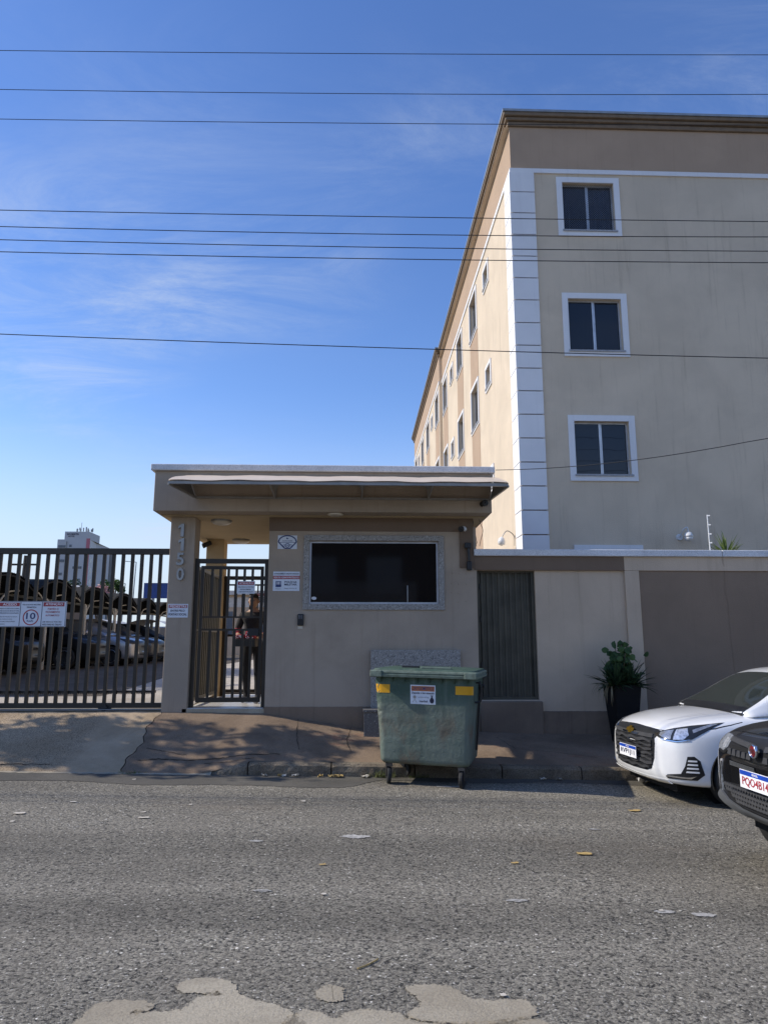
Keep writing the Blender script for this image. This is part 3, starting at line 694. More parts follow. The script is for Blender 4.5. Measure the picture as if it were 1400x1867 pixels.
# ================================================================== SIGNS
def sign(name, label, x0, x1, z0, z1, y, parts, cat='sign'):
    t_ = thing(name, label, cat, ((x0 + x1) / 2, y, z0))
    box('panel', (x0, y - .004, z0), (x1, y, z1), 'sign_white', t_)
    W, H = x1 - x0, z1 - z0
    for kind_, mat, items in parts:
        m_ = MB()
        for it in items:
            if kind_ == 'box': m_.box((x0 + it[0] * W, y - .0055, z0 + it[2] * H), (x0 + it[1] * W, y - .0042, z0 + it[3] * H))
            elif kind_ == 'text': lettering(m_, it[0], x0 + it[1] * W, x0 + it[2] * W, z0 + it[3] * H, z0 + it[4] * H, y - .0065, .018)
            elif kind_ == 'poly': m_.add([(x0 + a * W, y - .0062, z0 + b_ * H) for a, b_ in it], [tuple(range(len(it)))])
            elif kind_ == 'line':
                for (a, b_), (c_, d_) in zip(it[0], it[0][1:]): m_.bar((x0 + a * W, y - .0055, z0 + b_ * H), (x0 + c_ * W, y - .0055, z0 + d_ * H), it[1], .0012, (0, 1, 0))
        m_.build({'box': 'colour_band', 'text': 'lettering', 'poly': 'pictogram', 'line': 'outline'}[kind_], mat, t_, fix=(kind_ != 'text' and kind_ != 'poly'))
    return t_
def circ(cx_, cy_, rx, ry, n=28, a0=0, a1=360): return [(cx_ + rx * math.cos(R(a0 + (a1 - a0) * i / n)), cy_ + ry * math.sin(R(a0 + (a1 - a0) * i / n))) for i in range(n + 1)]
def rect_px(xa, ya, xb, yb, y): a = PY(xa, ya, y); b_ = PY(xb, yb, y); return a.x, b_.x, b_.z, a.z
x0, x1_, z0, z1 = rect_px(-6, 1096, 119.5, 1143, GY - .03)
W_, H_ = x1_ - x0, z1 - z0
sign('notice_board', 'wide white notice board with a circled 10 speed limit, fixed to the gate', x0, x1_, z0, z1, GY - .026, [
    ('box', 'sign_red', [(.05, .335, .80, .94), (.67, .965, .80, .955)]),
    ('line', 'ink', [([(.35, .02), (.35, .98)], .008), ([(.655, .02), (.655, .98)], .008), ([(.01, .02), (.99, .02), (.99, .98), (.01, .98)], .006)]),
    ('text', 'ink_white', [('ACESSO', .10, .295, .825, .925), ('ATENÇÃO', .70, .945, .825, .95)]),
    ('text', 'ink', [('ENTRADA E SAÍDA EXCLUSIVA', .03, .335, .69, .74), ('DE VEÍCULOS DE MORADORES', .03, .335, .60, .65), ('IDENTIFICADOS OU CADASTRADOS', .03, .33, .51, .56),
                     ('PEDESTRES: IDENTIFIQUE-SE NA PORTARIA', .03, .32, .37, .405), ('REDUZA, ACENDA O FAROL', .03, .25, .28, .315), ('ABAIXE O VIDRO E TIRE O CAPACETE', .03, .29, .19, .225), ('OBRIGADO', .03, .15, .09, .125),
                     ('VELOCIDADE MÁXIMA', .375, .635, .84, .90), ('PERMITIDA', .44, .575, .735, .79), ('UM VEÍCULO POR VEZ', .675, .945, .17, .23), ('NÃO PARE NO TRILHO', .675, .945, .06, .135)]),
    ('text', 'ink_blue', [('10', .44, .57, .30, .55), ('Km/h', .455, .54, .19, .27)]),
    ('text', 'ink_red', [('PORTÃO C/', .735, .89, .66, .75), ('FECHAMENTO', .71, .91, .545, .615), ('AUTOMÁTICO', .71, .905, .415, .495)]),
    ('line', 'ink_red', [(circ(.505, .37, .105, .105 * W_ / H_), .016)])])
x0, x1_, z0, z1 = rect_px(307, 1101, 342.5, 1126, WY - .01)
sign('post_sign', 'small white PEDESTRE sign on the number post', x0, x1_, z0, z1, WY - .004, [('box', 'sign_red', [(.04, .96, .70, .93)]), ('text', 'ink_white', [('PEDESTRE', .10, .93, .73, .90)]),
     ('text', 'ink', [('ENTRE PELO', .14, .84, .43, .58), ('PORTÃO SOCIAL', .05, .95, .15, .36)])])
x0, x1_, z0, z1 = rect_px(432, 1059, 464, 1082, gy - .03)
sign('gate_sign', 'small white ATENÇÃO sign hung on the bars of the pedestrian gate', x0, x1_, z0, z1, gy + .012, [('box', 'sign_red', [(.05, .95, .70, .94)]), ('text', 'ink_white', [('ATENÇÃO', .13, .9, .73, .92)]),
     ('text', 'ink', [('MANTENHA O PORTÃO', .08, .92, .48, .58), ('ENTRE SEMPRE', .2, .78, .29, .38), ('COM IDENTIFICAÇÃO', .09, .91, .08, .2)])])
x0, x1_, z0, z1 = rect_px(465, 1081, 487, 1099, iy - .03)
sign('inner_gate_sign', 'small ATENÇÃO sign on the inner gate of the porch', x0, x0 + .27, z0, z1, iy - .021, [('box', 'sign_red', [(.03, .97, .70, .94)]), ('text', 'ink_white', [('ATENÇÃO', .1, .9, .74, .9)]), ('text', 'ink', [('MANTENHA O', .1, .9, .45, .58), ('PORTÃO', .2, .7, .25, .38), ('FECHADO', .1, .9, .06, .18)])])
x0, x1_, z0, z1 = rect_px(507, 976, 541.5, 1001, WY - .01)
sh = [(.03, .52), (.10, .76), (.24, .90), (.36, .96), (.5, .98), (.64, .96), (.76, .90), (.90, .76), (.97, .52), (.66, .05), (.36, .05), (.03, .52)]
sign('emblem_plaque', 'white plaque with a dark fan-shaped emblem beside the guard window', x0, x1_, z0, z1, WY - .004, [('line', 'ink_blue', [(sh, .018), ([(.1, .48), (.9, .48)], .006), (circ(.5, .27, .10, .14), .010), (circ(.33, .27, .05, .08), .005), (circ(.67, .27, .05, .08), .005)]),
     ('poly', 'ink_blue', [[(.43, .78), (.5, .70), (.58, .82), (.52, .78), (.48, .86)]]), ('text', 'ink_blue', [('CONVIDES', .24, .76, .55, .63), ('24', .45, .55, .22, .32)])])
x0, x1_, z0, z1 = rect_px(498.5, 1042, 546, 1077.5, WY - .01)
sign('police_notice', 'white POLÍCIA MILITAR notice with a red stripe beside the guard window', x0, x1_, z0, z1, WY - .004, [('box', 'sign_red', [(0.0, 1.0, .61, .78)]), ('text', 'ink_white', [('REDE DE VIZINHOS PROTEGIDOS', .03, .97, .65, .74)]),
     ('text', 'ink', [('CONDOMÍNIO MONITORADO', .03, .97, .85, .94), ('POLÍCIA', .43, .90, .41, .53), ('MILITAR', .43, .90, .28, .38), ('Disque denúncia 181', .43, .90, .11, .16)]),
     ('box', 'ink_blue', [(.10, .31, .20, .50)]), ('text', 'ink_white', [('181', .125, .285, .33, .47)]), ('text', 'ink_grey', [('DISQUE', .1, .3, .08, .13)])])

# ================================================================== SMALL FITTINGS
p = PY(548, 1130, WY - .03)
t_ = thing('intercom', 'black keypad intercom on the gatehouse wall below the notices', 'intercom', (p.x, WY, p.z - .12))
box('body', (p.x - .048, WY - .045, p.z - .088), (p.x + .048, WY, p.z + .088), 'plastic_black', t_, bevel=.012)
for i in range(3):
    for j in range(3): box('key', (p.x - .028 + i * .022, WY - .049, p.z + .02 + j * .018), (p.x - .018 + i * .022, WY - .0445, p.z + .030 + j * .018), 'ink_grey', t_)
box('tag_plate', (p.x - .04, WY - .012, p.z - .135), (p.x + .035, WY, p.z - .090), 'lamp_glass', t_)

def bullet_cam(name, label, pos, tgt, mount, rad=.04, ln=.12, white=True):
    pos = Vector(pos); d = (Vector(tgt) - pos).normalized()
    t_ = thing(name, label, 'camera', tuple(mount))
    M = Matrix.Translation(pos) @ d.to_track_quat('Z', 'Y').to_matrix().to_4x4()
    m_ = MB(); m_.lathe([(rad * .7, -ln), (rad, -ln + .01), (rad, -.03)], 16, M); m_.build('housing', 'plastic_white' if white else 'plastic_black', t_, smooth=False)
    m_ = MB(); m_.lathe([(rad, -.03), (rad * 1.08, -.028), (rad * 1.08, .012), (rad * .9, .015)], 16, M); m_.build('front_ring', 'plastic_black', t_)
    m_ = MB(); m_.lathe([(rad * .4, .0151), (rad * .3, .02), (.002, .022)], 12, M); m_.build('lens', 'lens', t_, smooth=True)
    m_ = MB(); m_.tube([M @ Vector((0, 0, -ln * .7)), Vector(mount)], .014, 8); m_.lathe([(.04, 0), (.03, .01)], 14, Matrix.Translation(mount) @ (pos - Vector(mount)).to_track_quat('Z', 'Y').to_matrix().to_4x4()); m_.build('bracket', 'plastic_white' if white else 'plastic_black', t_)
    return t_
q = PY(840, 965, WY - .12)
bullet_cam('security_camera', 'white bullet security camera on the dark corner column', q + Vector((0, -.02, 0)), q + Vector((-.6, -1, -.25)), (q.x + .07, WY - .02, q.z + .02))
q = PY(884, 917, RYF - .10)
bullet_cam('security_camera', 'black dome-ended security camera on the fascia under the awning end', q, q + Vector((.1, -1, -.1)), (q.x - .03, RYF, q.z + .0), .045, .09, False)
q = PY(371, 995, 13.3)
bullet_cam('security_camera', 'small brown security camera hung at the back edge of the porch roof', q, q + Vector((-1, -.3, -.5)), (q.x + .12, 13.5, 3.61), .045, .16, False)
# cable conduit and junction boxes at the right corner of the gatehouse
t_ = thing('cable_conduit', 'black cable conduit with a switch box hanging on the corner column', 'conduit', (1.72, WY - .03, 2.75))
a = PY(852, 995, WY - .05); b_ = PY(855, 1022, WY - .05); c_ = PY(855, 1031, WY - .05)
box('junction_box', (a.x - .045, WY - .09, a.z - .04), (a.x + .05, WY - .02, a.z + .045), 'plastic_black', t_, bevel=.006)
MB().tube([(a.x + .01, WY - .05, a.z - .04), (b_.x, WY - .05, b_.z)], .02, 10).build('pipe', 'plastic_black', t_)
box('switch_box', (c_.x - .035, WY - .09, c_.z - .075), (c_.x + .04, WY - .003, c_.z + .065), 'plastic_black', t_, bevel=.012)
t_ = thing('loose_cables', 'tangle of thin black cables looping from the roof corner to the wall cap', 'cable', (1.8, WY, 3.5))
def bez(pts, n=10):
    pts = [Vector(p_) for p_ in pts]; out = []
    for i in range(len(pts) - 1):
        p0_, p1_ = pts[max(i - 1, 0)], pts[i]; p2_, p3_ = pts[i + 1], pts[min(i + 2, len(pts) - 1)]
        for k in range(n):
            t = k / n; out.append(.5 * ((2 * p1_) + (p2_ - p0_) * t + (2 * p0_ - 5 * p1_ + 4 * p2_ - p3_) * t * t + (3 * p1_ - p0_ - 3 * p2_ + p3_) * t ** 3))
    return out + [pts[-1]]
for pl in ([(850, 968), (848, 946), (856, 942), (862, 950), (861, 968)], [(862, 944), (872, 946), (877, 958), (880, 968), (876, 985), (874, 996)], [(866, 970), (868, 984), (869, 990), (862, 992), (858, 990)], [(856, 942), (862, 943), (859, 962), (866, 980), (868, 996)]):
    MB().tube(bez([PY(x_, y_, WY + .06) for x_, y_ in pl]), .0045, 6).build('cable', 'wire', t_)
for py in (977, 994):
    q = PY(858, py, WY + .03); MB().tube([q, q + Vector((.06, 0, .002))], .008, 8).build('spigot', 'plastic_black', t_)

# ================================================================== BOUNDARY WALL WITH METAL DOOR
BW = thing('boundary_wall', 'grey rendered boundary wall with granite coping right of the gatehouse', 'wall', (7, 11.1, .3))
zc0 = 3.02; WR = 13.0
dx0, dx1, dz0, dz1 = 1.85, 2.762, .83, 2.795
# wall core with the door opening
mb = facade(lambda u, v, d: (1.802 + u, WY + .035 + d, .05 + v), WR - 1.802, zc0 - .05, [(dx0 - 1.802, dx1 - 1.802, dz0 - .05, dz1 - .05)], .16)
mb.add([(1.802, WY + .2, .05), (WR, WY + .2, .05), (WR, WY + .2, zc0), (1.802, WY + .2, zc0)], [(0, 1, 2, 3)])
mb.build('wall_core', 'wall_light', BW, fix=False)
box('beam', (1.803, WY - .012, 2.80), (4.175, WY + .034, zc0 - .002), 'gate_band', BW)
box('pilaster', (4.176, WY - .008, .2), (4.405, WY + .036, 2.798), 'wall_light', BW, bevel=.004)
box('top_beam', (4.177, WY - .010, 2.80), (WR, WY + .034, zc0 - .002), 'wall_light', BW, bevel=.003)
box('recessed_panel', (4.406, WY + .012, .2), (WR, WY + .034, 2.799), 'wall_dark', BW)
rows = [[], [], []]
for i in range(30):
    x = 2.80 + (4.174 - 2.80) * i / 29; rows[0].append((x, WY + .012, .1)); rows[1].append((x, WY + .012, .66 + random.uniform(-.008, .008))); rows[2].append((x, WY + .04, .665))
MB().grid(rows).build('dado', 'dado', BW)
box('door_step', (1.846, WY - .03, .1), (2.80, WY + .1, .812), 'dado', BW, bevel=.015)
cx_ = 1.803
for xe in (PY(1313, 1004, WY).x, 8.4, 10.8, WR):
    m_ = MB().box((cx_, WY - .06, zc0), (xe - .012, WY + .26, zc0 + .105)); m_.build('coping', 'cap_concrete', BW, bevel=.01); cx_ = xe
# hairline crack under the coping joint
pts = [PY(1313 + dx, y_, WY + .008) for dx, y_ in ((0, 1012), (4, 1030), (7, 1044), (8, 1075), (14, 1105), (16, 1130), (18, 1160), (23, 1200), (27, 1235))]
pts = [Vector((q.x, WY - .013 if q.z > 2.8 else WY + .010, q.z)) for q in pts]
fine = []
for a, b_ in zip(pts, pts[1:]):
    for k in range(5): q = a.lerp(b_, k / 5); q.x += random.uniform(-.008, .008); fine.append(q)
m_ = MB()
for a, b_ in zip(fine, fine[1:]): m_.bar(a, b_, .0028, .003, (0, 1, 0))
m_.build('crack', 'wall_dark', BW)
MD = thing('metal_door', 'dark green-grey corrugated metal door in the boundary wall', 'door', (2.3, WY + .1, .83))
m_ = MB(); rows = [[], []]; n_ = 9 * 8
for i in range(n_ + 1):
    u = i / n_; ph = (u * 9) % 1
    d = .022 * (smoothstep(.08, .25, ph) - smoothstep(.58, .75, ph))
    x = dx0 + .05 + (dx1 - dx0 - .10) * u
    for j, z in enumerate((dz0 + .04, dz1 - .03)): rows[j].append((x, WY + .135 - d, z))
m_.grid(rows).build('corrugated_sheet', 'door_metal', MD)
for nm, a, b_ in (('frame', (dx0 + .002, dz0 + .002), (dx0 + .05, dz1 - .002)), ('frame', (dx1 - .05, dz0 + .002), (dx1 - .002, dz1 - .002)), ('frame', (dx0 + .05, dz1 - .03), (dx1 - .05, dz1 - .002)), ('frame', (dx0 + .05, dz0 + .002), (dx1 - .05, dz0 + .04))):
    box(nm, (a[0], WY + .09, a[1]), (b_[0], WY + .15, b_[1]), 'door_metal', MD)
for z in (1.3, 2.0, 2.5): MB().tube([(dx0 + .052, WY + .085, z), (dx0 + .052, WY + .085, z + .09)], .012, 8).build('hinge', 'black_metal', MD)
box('latch', (dx0 + .01, WY + .06, 1.15), (dx0 + .10, WY + .10, 1.19), 'black_metal', MD)
for i in range(3):
    for j in range(4):
        if (i, j) in ((0, 3), (2, 2)): continue
        q = PY(824 + i * 13 + random.uniform(-2, 2), 1046 + j * 17 + random.uniform(-2, 2), WY)
        m_ = MB(); m_.lathe([(.016, 0), (.012, .004), (.002, .005)], 7, Matrix.Translation((q.x, WY - .001, q.z)) @ Matrix.Rotation(R(90), 4, 'X')); m_.build('plugged_hole', 'gate_wall', GH)

# granite bench behind the bin
GB = thing('granite_bench', 'speckled grey granite bench with tall back slab behind the green bin', 'bench', (.85, 10.8, .43))
a = PY(676, 1185, WY - .05); c_ = PY(839, 1187, WY - .05)
box('back_slab', (a.x, WY - .06, .6), (c_.x, WY - .03, a.z), 'granite', GB, bevel=.004)
q = PY(662, 1298, 10.62)
box('seat_slab', (q.x - .0, 10.60, q.z), (c_.x + .02, WY - .062, q.z + .03), 'granite_dark', GB, bevel=.004)
box('front_panel', (q.x + .012, 10.62, .30), (c_.x, 10.65, q.z - .001), 'granite_dark', GB)
for x in (q.x + .012, c_.x - .03): box('side_panel', (x, 10.651, .30), (x + .03, WY - .064, q.z - .001), 'granite_dark', GB)

# ================================================================== GREEN WASTE BIN
BN = local_thing('waste_bin', 'big scuffed green wheeled waste bin at the kerb with yellow corner tapes', 'waste bin')
def rrect(hx, y0, y1, r, z, n=5):
    out = []
    for cx_, cy_, a0 in ((hx - r, y1 - r, 0), (-hx + r, y1 - r, 90), (-hx + r, y0 + r, 180), (hx - r, y0 + r, 270)):
        for k in range(n + 1): a = R(a0 + 90 * k / n); out.append((cx_ + r * math.cos(a), cy_ + r * math.sin(a), z))
    return out
def loft(secs, capb=True, capt=True):
    m_ = MB(); n = len(secs[0]); m_.add([p_ for s_ in secs for p_ in s_], [(i * n + k, i * n + (k + 1) % n, (i + 1) * n + (k + 1) % n, (i + 1) * n + k) for i in range(len(secs) - 1) for k in range(n)] + ([tuple(range(n - 1, -1, -1))] if capb else []) + ([tuple((len(secs) - 1) * n + k for k in range(n))] if capt else []))
    return m_
BH = []; rb = random.Random(12)
prof_b = [(.235, .46, .04, .62, .06), (.245, .515, -.04, .70, .07), (.28, .545, -.075, .74, .08), (.42, .555, -.09, .755, .085), (.7, .572, -.11, .79, .09), (1.0, .594, -.135, .82, .085), (1.25, .610, -.152, .84, .08), (1.29, .612, -.155, .845, .08)]
zs_b = [.235, .245, .262, .28, .31, .35, .385, .42] + [.42 + .022 * i for i in range(1, 39)] + [1.265, 1.29]
for z in zs_b:
    for q0, q1 in zip(prof_b, prof_b[1:]):
        if q0[0] <= z <= q1[0] + 1e-6: t_ = (z - q0[0]) / (q1[0] - q0[0]); hx, y0, y1, r = (q0[i] + (q1[i] - q0[i]) * t_ for i in range(1, 5)); break
    ring = []
    for x_, y_, z_ in rrect(hx, y0, y1, r, z, 8):
        corner = smoothstep(hx - r * 1.1, hx - r * .3, abs(x_)) * smoothstep(y0 + r, y0 + r * .2, y_)
        hot = (.9 * smoothstep(.62, .80, z) * smoothstep(1.28, 1.2, z) if x_ < 0 else .55 * smoothstep(.7, .78, z) * smoothstep(1.0, .92, z)) + .8 * smoothstep(.37, .29, z)
        d_ = rb.uniform(-1, 1) * .011 * corner * hot; ring.append((x_ + d_ * (1 if x_ > 0 else -1), y_ - d_ + rb.uniform(-.001, .001), z_ + rb.uniform(-.3, .3) * .01 * corner * hot))
    BH.append(ring)
bin_body = loft(BH).build('body', 'bin_green', BN, smooth=True)
rim = loft([rrect(.617, -.16, .85, .08, 1.262), rrect(.655, -.222, .885, .07, 1.268), rrect(.660, -.228, .89, .07, 1.295), rrect(.650, -.215, .88, .07, 1.302), rrect(.650, -.215, .88, .07, 1.312), rrect(.658, -.226, .888, .07, 1.318), rrect(.655, -.222, .885, .07, 1.338), rrect(.63, -.19, .86, .07, 1.346)]).build('rim', 'bin_rim', BN, smooth=False)
lid = loft([rrect(.628, -.185, .86, .08, 1.347), rrect(.62, -.17, .85, .08, 1.362), rrect(.45, -.02, .7, .1, 1.375)]).build('lid', 'bin_green', BN)
box('lid_handle', (-.05, -.10, 1.364), (.33, -.06, 1.392), 'bin_rim', BN, bevel=.008)
box('lid_handle', (-.30, -.02, 1.366), (-.08, .02, 1.396), 'plastic_black', BN, bevel=.008)
for sx in (-.645, .50): box('rim_clamp', (sx, -.245, 1.262), (sx + .15, -.215, 1.345), 'bin_rim', BN, bevel=.012)
for i in range(8):
    x = -.53 + i * .15; m_ = MB(); m_.prism([(-.155, 1.262), (-.205, 1.262), (-.148, 1.20)], lambda y, z: (x, y, z), lambda y, z: (x + .008, y, z)); m_.build('rib', 'bin_green', BN)
for s_ in (-1, 1):
    m_ = MB(); m_.tube([(s_ * .60, .34, 1.165), (s_ * .675, .34, 1.165)], .022, 12); m_.tube([(s_ * .605, .34, 1.165), (s_ * .62, .34, 1.165)], .05, 12); m_.build('lifting_pin', 'plastic_black', BN)
m_ = MB(); m_.bar((.578, .33, .40), (.628, .33, 1.22), .055, .02, (1, 0, 0)); m_.build('side_strap', 'plastic_black', BN)
m_ = MB(); m_.tube(bez([(.615, -.02, 1.22), (.67, -.02, 1.20), (.67, -.02, 1.02), (.60, -.02, .99)], 6), .012, 8); m_.build('side_handle', 'plastic_black', BN)
# corner tapes, wrapped on the body
bmv = bin_body.data; bvh = BVHTree.FromPolygons([v.co for v in bmv.vertices], [p_.vertices[:] for p_ in bmv.polygons])
def wrap(name, mat, x0, x1, z0, z1, off=.002, nx=14, parent=None):
    rows = []
    for j in range(5):
        r_ = []
        for i in range(nx + 1):
            x = x0 + (x1 - x0) * i / nx; z = z0 + (z1 - z0) * j / 4
            h = bvh.ray_cast(Vector((x, -2, z)), Vector((0, 1, 0))); r_.append(h[0] + h[1] * off if h[0] else Vector((x, 0, z)))
        rows.append(r_)
    return MB().grid(rows).build(name, mat, parent or BN, smooth=True)
wrap('reflective_tape', 'yellow', -.598, -.415, 1.075, 1.175); wrap('reflective_tape', 'yellow', .385, .592, 1.08, 1.18)
sx0, sx1, sz0, sz1 = -.16, .145, .955, 1.18
pl = wrap('sticker', 'sign_white', sx0, sx1, sz0, sz1, .002)
def bt(x, z, off=.0045): h = bvh.ray_cast(Vector((x, -2, z)), Vector((0, 1, 0))); return h[0] + h[1] * off
def bl(name, mat, fn, off=.0045):
    m_ = MB(); fn(m_); m_.v = [tuple(bt(x_, z_, off)) for x_, _, z_ in m_.v]; return m_.build(name, mat, pl, fix=False)
W_, H_ = sx1 - sx0, sz1 - sz0
def fx(u): return sx0 + u * W_
def fz(v): return sz0 + v * H_
wrap('colour_band', 'orange', fx(.04), fx(.96), fz(.68), fz(.94), .0035, parent=pl)
bl('lettering', 'ink_blue', lambda m_: lettering(m_, 'LIXO DOMESTICO', fx(.08), fx(.93), fz(.73), fz(.90), 0, .01), .006)
def _t(m_):
    lettering(m_, 'Deposite o lixo ensacado', fx(.06), fx(.95), fz(.50), fz(.64), 0, .02); lettering(m_, 'Limpa Brasil', fx(.36), fx(.68), fz(.08), fz(.21), 0, .02)
bl('lettering', 'ink', _t)
bl('lettering', 'ink_grey', lambda m_: lettering(m_, 'mantenha a rua limpa', fx(.30), fx(.74), fz(.31), fz(.41), 0, .01))
def _b(m_):
    c_ = circ(.855, .20, .085, .14, 16); m_.add([(fx(a), 0, fz(b2)) for a, b2 in c_[:-1]], [tuple(range(16))])
    m_.add([(fx(a), 0, fz(b2)) for a, b2 in ((.80, .28), (.91, .28), (.87, .42), (.92, .47), (.79, .47), (.84, .42))], [(0, 1, 2, 3, 4, 5)])
bl('pictogram', 'ink', _b)
def _c(m_):
    for (a, b2), (c2, d2) in (((.07, .08), (.24, .40)), ((.25, .08), (.08, .40))):
        m_.add([(fx(a), 0, fz(b2)), (fx(a + .015), 0, fz(b2)), (fx(c2 + .015), 0, fz(d2)), (fx(c2), 0, fz(d2))], [(0, 1, 2, 3)])
    m_.add([(fx(a), 0, fz(b2)) for a, b2 in circ(.17, .38, .05, .07, 10)[:-1]], [tuple(range(10))])
bl('pictogram', 'grey_metal', _c)
for x, y, a, nm in ((-.445, 0.0, 20, 0), (.445, 0.0, -6, 0), (-.36, .47, 65, 1), (.38, .47, 10, 1)):
    M = Matrix.Translation((x, y, 0)) @ Matrix.Rotation(R(a), 4, 'Z')
    w = MB(); w.lathe([(.06, -.022), (.094, -.022), (.1, -.012), (.1, .012), (.094, .022), (.06, .022)], 20, M @ Matrix.Translation((0, 0, .1)) @ Matrix.Rotation(R(90), 4, 'Y'))
    cst = w.build('caster_wheel', 'rubber', BN)
    f_ = MB(); f_.box((-.04, -.045, .205), (.04, .045, .242), M); f_.box((-.036, -.03, .09), (-.028, .03, .21), M); f_.box((.028, -.03, .09), (.036, .03, .21), M); f_.tube([M @ Vector((-.04, 0, .1)), M @ Vector((.04, 0, .1))], .014, 8)
    f_.build('fork', 'brake', cst)
BN.location = (.81, 8.89, zr(.81) - .003); BN.rotation_euler = (0, R(1.15), R(-16))

# ================================================================== PLANTER
def strap_leaf(m_, base, az, el, ln, w, droop, n=6, cup=.25):
    d = Vector((math.cos(az), math.sin(az), 0)); s_ = Vector((-math.sin(az), math.cos(az), 0)); rows = []
    p_ = Vector(base); e = el
    for i in range(n + 1):
        t = i / n; ww = w * (.55 + .9 * t if t < .35 else .87 * (1 - ((t - .35) / .65) ** 1.6) + .02); cup_ = cup * ww
        nrm = Vector((0, 0, 1)) * math.cos(e) - d * math.sin(e)
        rows.append([p_ - s_ * ww / 2 + nrm * cup_, p_.copy(), p_ + s_ * ww / 2 + nrm * cup_])
        p_ = p_ + (d * math.cos(e) + Vector((0, 0, 1)) * math.sin(e)) * (ln / n); e -= droop / n
    m_.grid(rows)
def round_leaf(m_, c, nrm, size, roll):
    nrm = Vector(nrm).normalized(); u = nrm.orthogonal().normalized(); u = Matrix.Rotation(roll, 3, nrm) @ u; v = nrm.cross(u)
    out = [(0, -.5), (.34, -.36), (.5, -.02), (.36, .3), (0, .6), (-.36, .3), (-.5, -.02), (-.34, -.36)]
    pts = [Vector(c) + (u * a + v * b2) * size + nrm * (-.25 * abs(a) * size) for a, b2 in out]
    m_.add(pts + [Vector(c)], [(i, (i + 1) % 8, 8) for i in range(8)])
px_, py_ = 3.86, 10.55; gz = zs(px_, py_)
PL = thing('planter', 'tall tapered black square planter against the boundary wall', 'planter', (px_, py_, gz))
A_ = Matrix.Translation((px_, py_, 0)) @ Matrix.Rotation(R(6), 4, 'Z')
ht = 1.08
def sq(h, z): return [A_ @ Vector((a * h, b2 * h, z)) for a, b2 in ((-1, -1), (1, -1), (1, 1), (-1, 1))]
loft([sq(.13, gz - .01), sq(.205, ht), sq(.185, ht), sq(.178, ht - .06)]).build('pot', 'pot', PL, bevel=.006)
MB().add(sq(.18, ht - .05), [(0, 1, 2, 3)]).build('soil', 'soil', PL)
random.seed(21)
t_ = thing('spiky_plant', 'dark strap-leaved plant spilling over the black planter', 'plant', (px_ - .08, py_, ht - .05))
m_ = MB()
for cx_, cy_ in ((px_ - .15, py_ - .05), (px_ - .10, py_ - .10), (px_ + .05, py_ + .02), (px_ + .12, py_ - .08)):
    for i in range(64): strap_leaf(m_, (cx_ + random.uniform(-.03, .03), cy_ + random.uniform(-.03, .03), ht - .04), random.uniform(0, 6.28), R(random.uniform(5, 85)), random.uniform(.24, .46), .044, R(random.uniform(10, 60)))
m_.build('leaves', 'leaf_dark', t_, fix=False)
m_ = MB()
for i in range(16): strap_leaf(m_, (px_ - .18 + random.uniform(-.04, .04), py_ - .14 + random.uniform(-.05, .1), ht - .01), R(random.uniform(150, 260)), R(random.uniform(0, 35)), random.uniform(.3, .46), .018, R(random.uniform(100, 150)), 8)
m_.build('dry_leaves', 'straw', t_, fix=False)
t_ = thing('leafy_shrub', 'broad heart-leaved green shrub growing in the black planter', 'plant', (px_ + .05, py_ + .05, ht - .05))
st = MB(); lf = MB(); tips = []
for ax, ay, az_, n_ in ((.04, .06, .62, 15), (-.10, .08, .48, 11), (.12, .05, .50, 9), (.34, .0, .36, 8), (.02, .1, .36, 14), (-.05, .02, .42, 22), (-.16, .0, .34, 26), (.04, -.08, .50, 22), (.12, .02, .30, 20), (-.06, .05, .56, 16), (.10, -.04, .38, 12)):
    b0 = Vector((px_ + .03, py_ + .04, ht - .05)); e0 = b0 + Vector((ax, ay, az_)); pth = bez([b0, b0.lerp(e0, .5) + Vector((0, 0, .05)), e0], 6); st.tube(pth, .007, 6)
    for i in range(n_):
        q = pth[random.randint(4, len(pth) - 1)] + Vector((random.gauss(0, .055), random.gauss(0, .05), random.gauss(0, .05)))
        round_leaf(lf, q, (random.uniform(-.8, .8), random.uniform(-1, -.1), random.uniform(.1, .9)), random.uniform(.07, .12), random.uniform(0, 6.28))
st.build('stem', 'bark', t_); lf.build('leaves', 'leaf', t_, fix=False)

# wall-top things: fence rod, yucca behind the wall
q = PY(1291, 970, 11.1); t_ = thing('fence_rod', 'thin white electric-fence rod with insulators on the wall coping', 'rod', (q.x, 11.1, 3.125))
MB().tube([(q.x, 11.1, 3.12), (q.x, 11.1, 3.72)], .009, 8).build('rod', 'plastic_white', t_)
for z in (3.26, 3.40, 3.55, 3.70): MB().tube([(q.x, 11.1, z), (q.x + .035, 11.08, z)], .013, 8).build('insulator', 'plastic_white', t_)
q = PY(1323, 1000, 11.9); t_ = thing('yucca', 'sunlit spiky yucca rising behind the boundary wall', 'plant', (q.x, 11.9, .5))
MB().tube([(q.x, 11.9, .5), (q.x, 11.9, 3.05)], .05, 8).build('trunk', 'bark', t_)
m_ = MB()
for i in range(60): strap_leaf(m_, (q.x, 11.9, 3.10 + random.uniform(-.05, .08)), random.uniform(0, 6.28), R(random.uniform(-5, 88)), random.uniform(.3, .48), .035, R(random.uniform(0, 25)), 4)
m_.build('leaves', 'yucca', t_, fix=False)
